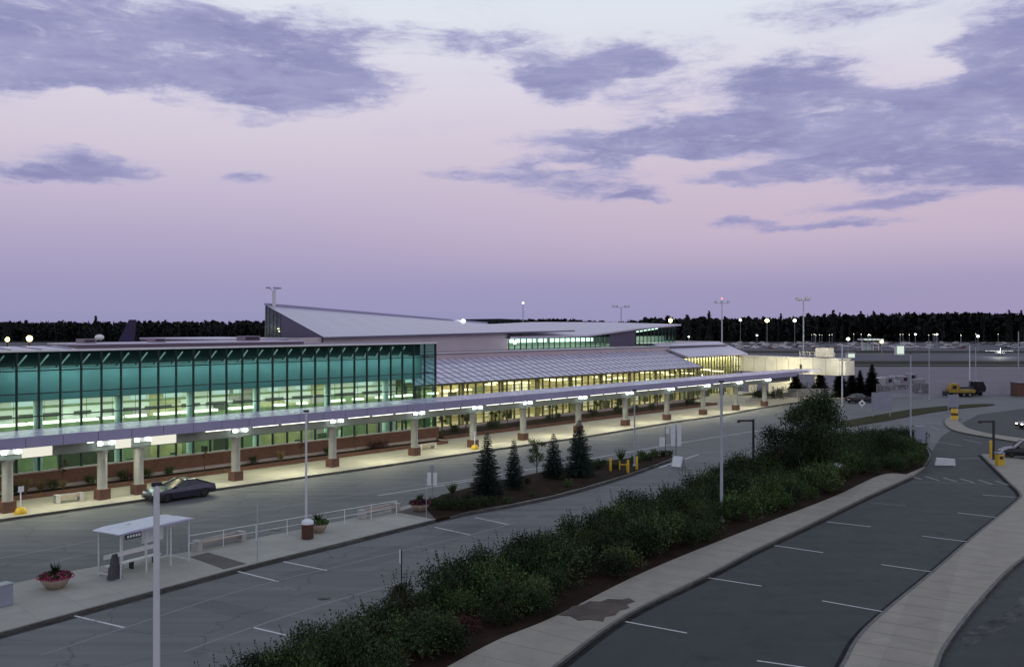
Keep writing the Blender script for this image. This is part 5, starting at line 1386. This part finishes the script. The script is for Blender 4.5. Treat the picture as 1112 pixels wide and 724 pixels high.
for k in range(8): m.tube((LJ * .66 + k * 1.1, -1.5, 7.42), (LJ * .66 + k * 1.1, -1.5, 8.5), .035, n=5)
m.tube((LJ * .66, -1.5, 8.5), (LJ * .66 + 7.7, -1.5, 8.5), .035, n=5); m.tube((LJ * .66, -1.5, 8.0), (LJ * .66 + 7.7, -1.5, 8.0), .03, n=5)
m.obj('guard_rail', M['conc_pale'], J)
def lamp_point(name, loc, power, color, size=.4, target=None):
    l = bpy.data.lights.new(name, 'SPOT' if target else 'POINT'); l.energy = power; l.color = color; l.shadow_soft_size = size
    o = bpy.data.objects.new(name, l); COL.objects.link(o); o.location = loc
    if target:
        l.spot_size = R(95); l.spot_blend = .6; o.rotation_euler = (Vector(target) - Vector(loc)).to_track_quat('-Z', 'Y').to_euler()
lamp_point('corridor_lamp', (45, 176, 11), 4600, (1, .95, .70), .4, (52, 188, 5)); lamp_point('corridor_lamp', (56, 168, 10), 3600, (1, .95, .70), .4, (58, 181, 4.5)); lamp_point('corridor_lamp', (50, 182, 3.4), 500, (1, .88, .5), .4)

# ------------------------------------------------------------------ vehicles
def car(name, label, loc, rz, paint, kind='saloon', cat='car', group=None, detail=True, scale=1.0, lit=False):
    t = thing(name, label, cat, loc, rz, group)
    L, Wd = 4.6, 1.78; hw = Wd / 2
    def arch(cx, z0=.30, rad=.36):
        return [(cx + rad * math.cos(PI * i / 7), z0 + rad * math.sin(PI * i / 7)) for i in range(8)]
    bt = .92 if kind != 'suv' else 1.02
    prof = [(-2.22, .28)] + [(-2.26, .55), (-2.2, .86), (-1.6, bt + .02), (.95, bt), (1.7, bt - .10), (2.15, .70), (2.28, .50), (2.22, .26)] + arch(1.42) + [(1.05, .22), (-1.0, .22)] + arch(-1.38)
    mb = MB(); n = len(prof)
    ring = []
    for y, k in ((-hw * .93, .97), (-hw, 1.0), (-hw, 1.0), (hw, 1.0), (hw, 1.0), (hw * .93, .97)):
        ring.append([(x * (k if abs(y) < hw else 1), y * (1.0 if z < .62 else 1.0 - .06 * (z - .62) / .35), z) for x, z in prof])
    rows = [ring[0], ring[1], ring[4], ring[5]]
    rows[0] = [(x * .985, y, z - (.035 if z > .8 else 0)) for x, y, z in rows[0]]; rows[3] = [(x * .985, y, z - (.035 if z > .8 else 0)) for x, y, z in rows[3]]
    rows[0] = [(x, -hw * 1.0, z) for x, y, z in rows[0]]
    # side - top - side shell: two flanks plus a strip between them
    flank = [(x, z) for x, z in prof]
    from mathutils.geometry import tessellate_polygon
    tri = tessellate_polygon([[Vector((x, z, 0)) for x, z in flank]])
    yy = lambda z: hw * (1.0 if z < .62 else 1.0 - .10 * (z - .62) / .35)
    vl = [(x, -yy(z), z) for x, z in flank]; vr = [(x, yy(z), z) for x, z in flank]
    mb.add(vl + vr, [tuple(q) for q in tri] + [tuple(i + n for i in reversed(q)) for q in tri] + [(i, (i + 1) % n, n + (i + 1) % n, n + i) for i in range(n)])
    body = mb.obj('body', M[paint], t)
    gh = {'saloon': [(-1.75, bt), (-1.05, 1.36), (.10, 1.40), (1.0, bt)], 'coupe': [(-1.95, bt - .02), (-.85, 1.30), (-.1, 1.33), (.95, bt)], 'suv': [(-2.1, bt), (-1.85, 1.66), (.25, 1.70), (1.0, bt)], 'van': [(-2.15, bt), (-2.1, 1.85), (.9, 1.85), (1.65, bt - .1)]}[kind]
    wb, wt = hw * .90, hw * .70
    (x0, z0), (x1, z1), (x2, z2), (x3, z3) = gh
    g = MB().add([(x0, -wb, z0 - .03), (x3, -wb, z3 - .03), (x3, wb, z3 - .03), (x0, wb, z0 - .03), (x1, -wt, z1), (x2, -wt, z2), (x2, wt, z2), (x1, wt, z1)], [(0, 1, 5, 4), (1, 2, 6, 5), (2, 3, 7, 6), (3, 0, 4, 7), (4, 5, 6, 7)]).obj('window', M['car_glass'], t)
    MB().add([(x1 - .05, -wt - .02, z1 + .005), (x2 + .05, -wt - .02, z2 + .005), (x2 + .05, wt + .02, z2 + .005), (x1 - .05, wt + .02, z1 + .005), (x1 + .1, -wt + .12, z1 + .05), (x2 - .1, -wt + .12, z2 + .05), (x2 - .1, wt - .12, z2 + .05), (x1 + .1, wt - .12, z1 + .05)], [(0, 1, 5, 4), (1, 2, 6, 5), (2, 3, 7, 6), (3, 0, 4, 7), (4, 5, 6, 7)]).obj('roof', M[paint], t)
    for y in (-1, 1):
        pl = MB(); pl.bar((x0, y * wb, z0), (x1, y * wt, z1), .09, .06); pl.obj('pillar', M[paint], t)
        pl = MB(); pl.bar((x3, y * wb, z3), (x2, y * wt, z2), .07, .06); pl.obj('pillar', M[paint], t)
        if detail:
            pl = MB(); pl.bar((-.35, y * (wb + .005), z0), (-.4, y * (wt + .02), z1), .09, .05); pl.obj('pillar', M[paint], t)
            mi = MB().bb(.72, .9, y * (hw + .02) - .09, y * (hw + .02) + .09, bt - .02, bt + .12).obj('mirror', M[paint], t, bevel=.03)
            MB().bb(-.25, -.05, y * (hw + .003) - .012, y * (hw + .003) + .012, .74, .77).obj('door_handle', M['grey_metal'], t)
    for cx in (1.42, -1.38):
        for y in (-1, 1):
            w = MB().lathe([(.20, -.10), (.31, -.10), (.33, -.06), (.33, .06), (.31, .10), (.20, .10)], (cx, y * (hw - .11), .33), 18, 'y').obj('wheel', M['tyre'], t)
            sp = MB().lathe([(.2, -.09), (.2, .09)], (cx, y * (hw - .11), .33), 14, 'y')
            for k in range(5):
                a = 2 * PI * k / 5; sp.bar((cx, y * (hw - .035), .33), (cx + .19 * math.cos(a), y * (hw - .035), .33 + .19 * math.sin(a)), .05, .03)
            sp.obj('rim', M['rim'], w)
    if detail:
        for y in (-1, 1):
            MB().bb(2.10, 2.255, y * .58 - .2, y * .58 + .2, .56, .68).obj('headlight', M['em_pale'] if lit else M['head_lens'], t, bevel=.02)
            MB().bb(-2.275, -2.18, y * .62 - .17, y * .62 + .17, .66, .8).obj('tail_light', M['tail_lens'], t, bevel=.02)
        MB().bb(2.20, 2.30, -.55, .55, .32, .46).obj('grille', M['dark_metal'], t); MB().bb(-2.285, -2.262, -.26, .26, .5, .62).obj('number_plate', M['sign_white'], t)
    t.scale = (scale,) * 3
    return t
c1 = G(179, 546).xy; c2 = G(224, 539).xy; dv = c2 - c1
cc = (c1 + c2) / 2 + Vector((-dv.y, dv.x)).normalized() * .9
car('parked_car', 'dark glossy coupe parked at the terminal kerb behind the shelter', (cc.x, cc.y, 0), math.atan2(-dv.y, -dv.x), 'car_dark', 'coupe', scale=1.15)
g = G(1106, 498).xy; car('parked_car', 'dark grey estate car cut by the right edge near the ticket machine', (g.x + .8, g.y + .3, .14), math.atan2(.25, -1.0), 'car_black', 'suv')
g = G(938, 438).xy; car('parked_car', 'dark car with pale rear lamps left of the largest grey sign', (g.x, g.y + 2, 0), R(25), 'car_black', 'saloon', scale=1.1)
g = G(1116, 465).xy; car('parked_car', 'dark car with lit headlamps half out of frame at the right', (g.x + 1, g.y, .004), R(185), 'car_black', 'saloon', lit=True)
# far car park
GF = 'vehicles in the distant car park'
protos = [car('far_car', 'white car in the rows of the distant car park', (0, 0, 0), 0, 'car_white', 'saloon', group=GF, detail=False), car('far_car', 'silver car in the rows of the distant car park', (0, 0, 0), 0, 'car_silver', 'suv', group=GF, detail=False),
          car('far_car', 'black car in the rows of the distant car park', (0, 0, 0), 0, 'car_black', 'saloon', group=GF, detail=False), car('far_car', 'dull red car in the rows of the distant car park', (0, 0, 0), 0, 'car_red', 'saloon', group=GF, detail=False)]
seen = [False] * 4
q = random.Random(17)
for row, Y in enumerate((560, 590, 628, 668, 705)):
    px = 786 + q.uniform(0, 8)
    while px < 1118:
        px += q.uniform(6, 15)
        if 1046 < px < 1085 and row < 2: continue
        if q.random() < .3: continue
        k = q.choices([0, 1, 2, 3], [4, 4, 2, 1])[0]; loc = ((px - CX) / F * Y, Y + q.uniform(-2, 2), -.02); rz = R(8) + (PI if q.random() < .5 else 0) + q.uniform(-.05, .05)
        if not seen[k]: protos[k].location = loc; protos[k].rotation_euler = (0, 0, rz); seen[k] = True
        else: dup(protos[k], loc, rz)
# lit forecourt and kiosks
def kiosk(label, px0, px1, yt, yb, Y, canopy=True):
    k = Y / F; x0 = (px0 - CX) * k; x1 = (px1 - CX) * k; zt = H - (yt - CY) * k; zb = max(0, H - (yb - CY) * k); w = x1 - x0
    t = thing('lit_kiosk', label, 'kiosk', ((x0 + x1) / 2, Y, 0))
    MB().bb(-w / 2, w / 2, -1.5, 1.5, 0, zt).obj('wall', M['int_white'], t); MB().bb(-w / 2 - .3, w / 2 + .3, -1.9, 1.9, zt + .002, zt + .35).obj('roof', M['grey_metal'], t)
    MB().bb(-w * .46, w * .46, -1.56, -1.51, zt * .12, zt * .93).obj('window', M['em_box'], t)
kiosk('white lit kiosk right of the yellowish lot lamp', 972.5, 980.5, 375, 384, 440); kiosk('small greenish lit hut behind the conifer lamp pole', 919.5, 927, 383.5, 391, 400)
Y = 520; k = Y / F; t = thing('fuel_forecourt', 'greenish lit canopy forecourt in the distant car park', 'forecourt', ((945 - CX) * k, Y, 0)); w = 22 * k
MB().bb(-w / 2, w / 2, -4, 4, 5.4, 6.2).obj('canopy', M['white_paint'], t)
for i in range(4): MB().bb(-w * .4 + i * w * .27 - .2, -w * .4 + i * w * .27 + .2, -.2, .2, 0, 5.39).obj('column', M['white_paint'], t)
for i in range(5): MB().bb(-w * .42 + i * w * .2, -w * .42 + i * w * .2 + 1.6, -4.08, -4.02, 5.5, 6.1).obj('lamp', M['em_box'], t)
MB().bb(-w * .35, w * .1, 1.0, 2.0, 0, 3.0).obj('pump_shop', M['brace'], t)
# the lit small aeroplane far right
p = AT(1085, 386, 420); t = thing('light_aircraft', 'small pale aircraft lit on the far taxiway at right', 'aircraft', (p.x, p.y, 0), R(70))
MB().lathe([(.1, -4), (.5, -3), (.75, -1), (.8, 1), (.5, 2.6), (.1, 3.2)], (0, 0, 1.5), 12, 'x').obj('fuselage', M['white_paint'], t); MB().bb(-.6, .9, -5.5, 5.5, 2.25, 2.4).obj('wing', M['white_paint'], t); MB().xprism([(-4.1, 1.6), (-3.0, 1.7), (-3.7, 3.6), (-4.2, 3.6)], -.08, .08).obj('fin', M['white_paint'], t); MB().bb(-4.1, -3.3, -1.9, 1.9, 1.6, 1.7).obj('tailplane', M['white_paint'], t)
for x, y in ((2, 0), (-.4, 1.1), (-.4, -1.1)): MB().lathe([(.1, -.1), (.3, -.1), (.3, .1), (.1, .1)], (x, y, .3), 10, 'y').obj('wheel', M['tyre'], t); MB().tube((x, y, .3), (x, y * .5, 1.2), .06, n=6).obj('strut', M['grey_metal'], t)
lamp_point('taxiway_lamp', (p.x - 3, p.y - 6, 6), 3500, (.95, 1, .9), .4)
# airliner parked behind the terminal
p = AT(119, 347, 215); t = thing('parked_airliner', 'airliner with a dark navy tail fin parked behind the terminal roof', 'aircraft', (p.x, p.y, 0), R(200))
MB().lathe([(.1, -19), (.9, -16), (1.9, -8), (1.95, 12), (1.4, 16), (.5, 18), (.05, 18.6)], (13, 0, 4.2), 20, 'x').obj('fuselage', M['white_paint'], t)
MB().xprism([(-4.6, 5.4), (.2, 5.6), (-4.0, p.z), (-5.6, p.z)], -.18, .18).obj('tail_fin', M['navy'], t)
MB().add([(-4.5, -.1, 5.2), (-1, -.1, 5.2), (-4.2, -5.5, 5.6), (-5.6, -5.5, 5.6), (-4.5, -.1, 5.35), (-1, -.1, 5.35), (-4.2, -5.5, 5.7), (-5.6, -5.5, 5.7)], [(0, 1, 2, 3), (4, 7, 6, 5), (0, 4, 5, 1), (1, 5, 6, 2), (2, 6, 7, 3)]).obj('tailplane', M['grey_metal'], t)
for s in (-1, 1):
    MB().add([(10, s * 1.5, 3.2), (16, s * 1.5, 3.2), (10.5, s * 15, 4.2), (8.8, s * 15, 4.2), (10, s * 1.5, 3.6), (16, s * 1.5, 3.6), (10.5, s * 15, 4.35), (8.8, s * 15, 4.35)], [(0, 1, 2, 3), (4, 7, 6, 5), (0, 4, 5, 1), (1, 5, 6, 2), (2, 6, 7, 3), (3, 7, 4, 0)]).obj('wing', M['grey_metal'], t)
    MB().lathe([(.5, -1.8), (.95, -1), (.95, 1.2), (.8, 1.6)], (13.5, s * 5.0, 2.4), 14, 'x').obj('engine', M['white_paint'], t)
    MB().lathe([(.2, -.3), (.55, -.3), (.55, .3), (.2, .3)], (11.5, s * 2.4, .55), 12, 'y').obj('wheel', M['tyre'], t)
# yellow plough truck, service trucks, fence
def truck(label, loc, rz, body, bed, L=7, cat='truck', bedh=2.6, plough=False):
    t = thing('service_truck', label, cat, loc, rz)
    MB().bb(-L / 2, L / 2, -.9, .9, .7, .95).obj('chassis', M['dark_metal'], t)
    c = MB().xprism([(L / 2 - 2.2, .95), (L / 2, .95), (L / 2, 1.7), (L / 2 - .5, 2.7), (L / 2 - 2.2, 2.75)], -1.1, 1.1).obj('cab', M[body], t, bevel=.05)
    MB().bb(L / 2 - 1.6, L / 2 - .75, -1.12, 1.12, 1.75, 2.45).obj('window', M['car_glass'], c)
    MB().bb(-L / 2, L / 2 - 2.3, -1.15, 1.15, .955, bedh).obj('cargo_bed', M[bed], t, bevel=.04)
    for x in (L / 2 - 1.1, -L / 2 + 1.2, -L / 2 + 2.4):
        for y in (-1, 1):
            w = MB().lathe([(.2, -.15), (.48, -.15), (.48, .15), (.2, .15)], (x, y * .95, .48), 14, 'y').obj('wheel', M['tyre'], t); MB().lathe([(.0, y * .155), (.22, y * .155)], (x, y * .95, .48), 12, 'y').obj('rim', M['rim'], w)
    if plough:
        MB().bb(L / 2 + .4, L / 2 + .6, -1.6, 1.6, .15, 1.2).obj('plough_blade', M['dark_metal'], t); MB().tube((L / 2, 0, .8), (L / 2 + .4, 0, .7), .1, n=6).obj('plough_arm', M['dark_metal'], t); MB().bb(L / 2 - 1.6, L / 2 - 1.0, -.8, .8, 2.76, 2.95).obj('beacon_bar', M['yellow'], t)
    return t
g = G(1043, 430.5).xy; truck('yellow plough truck standing on the far road by the fence', (g.x, g.y, 0), R(175), 'truck_yellow', 'truck_yellow', 5.6, bedh=1.6, plough=True).scale = (.85, .85, .85)
g = G(1059, 430).xy; truck('dark flatbed truck right behind the yellow plough truck', (g.x, g.y + 2, 0), R(0), 'car_black', 'dark_metal', 5.0, bedh=1.7)
g = G(963, 425).xy; truck('pale box truck behind the wire fence by the conifers', (g.x, g.y + 3, 0), R(20), 'car_silver', 'grey_metal', 5, bedh=2.7)
g = G(981, 424).xy; truck('pale service truck with low bed behind the fence', (g.x, g.y + 5, 0), R(10), 'car_silver', 'grey_metal', 6.4, bedh=1.8)
g = G(1004, 427).xy; truck('pale and dark utility truck near the fence gate', (g.x, g.y + 2, 0), R(80), 'car_silver', 'dark_metal', 5.5, bedh=2.0)
g = G(993, 421).xy; truck('pale baggage truck farther back behind the fence', (g.x, g.y + 6, 0), R(0), 'car_silver', 'sign_grey', 6.0, bedh=2.2)
g = G(1110, 431).xy; t = thing('storage_shed', 'dark red shed at the right edge of the apron', 'shed', (g.x + 1, g.y + 3, 0)); MB().bb(-.9, .9, -1.5, 1.5, 0, 2.5).obj('wall', M['brick'], t); MB().bb(-1.05, 1.05, -1.7, 1.7, 2.502, 2.7).obj('roof', M['roof_dark'], t)
def fence(label, pts, h=2.6):
    P = [G(*p).xy for p in pts]; t = thing('wire_fence', label, 'fence', (P[0].x, P[0].y, 0))
    for a, b in zip(P, P[1:]):
        v = b - a; n = max(1, int(v.length / 3)); o = a - P[0]
        for i in range(n): MB().tube((*(o + v * (i / n)), 0), (*(o + v * (i / n)), h + .1), .04, n=5).obj('post', M['grey_metal'], t)
        pn = MB().quad((0, 0, .05), (v.length, 0, .05), (v.length, 0, h), (0, 0, h)).obj('mesh_panel', M['wire'], t, (o.x, o.y, 0), rz=math.atan2(v.y, v.x))
        MB().tube((*o, h), (*(o + v), h), .03, n=5).obj('top_rail', M['grey_metal'], t)
fence('long wire mesh fence between the far road and the apron', [(952, 432.5), (1000, 431), (1060, 428.8), (1150, 427.4)])
fence('short wire mesh fence in front of the pale corridor', [(842, 433.5), (890, 432.6), (918, 431.8)], 1.8)
#%%END
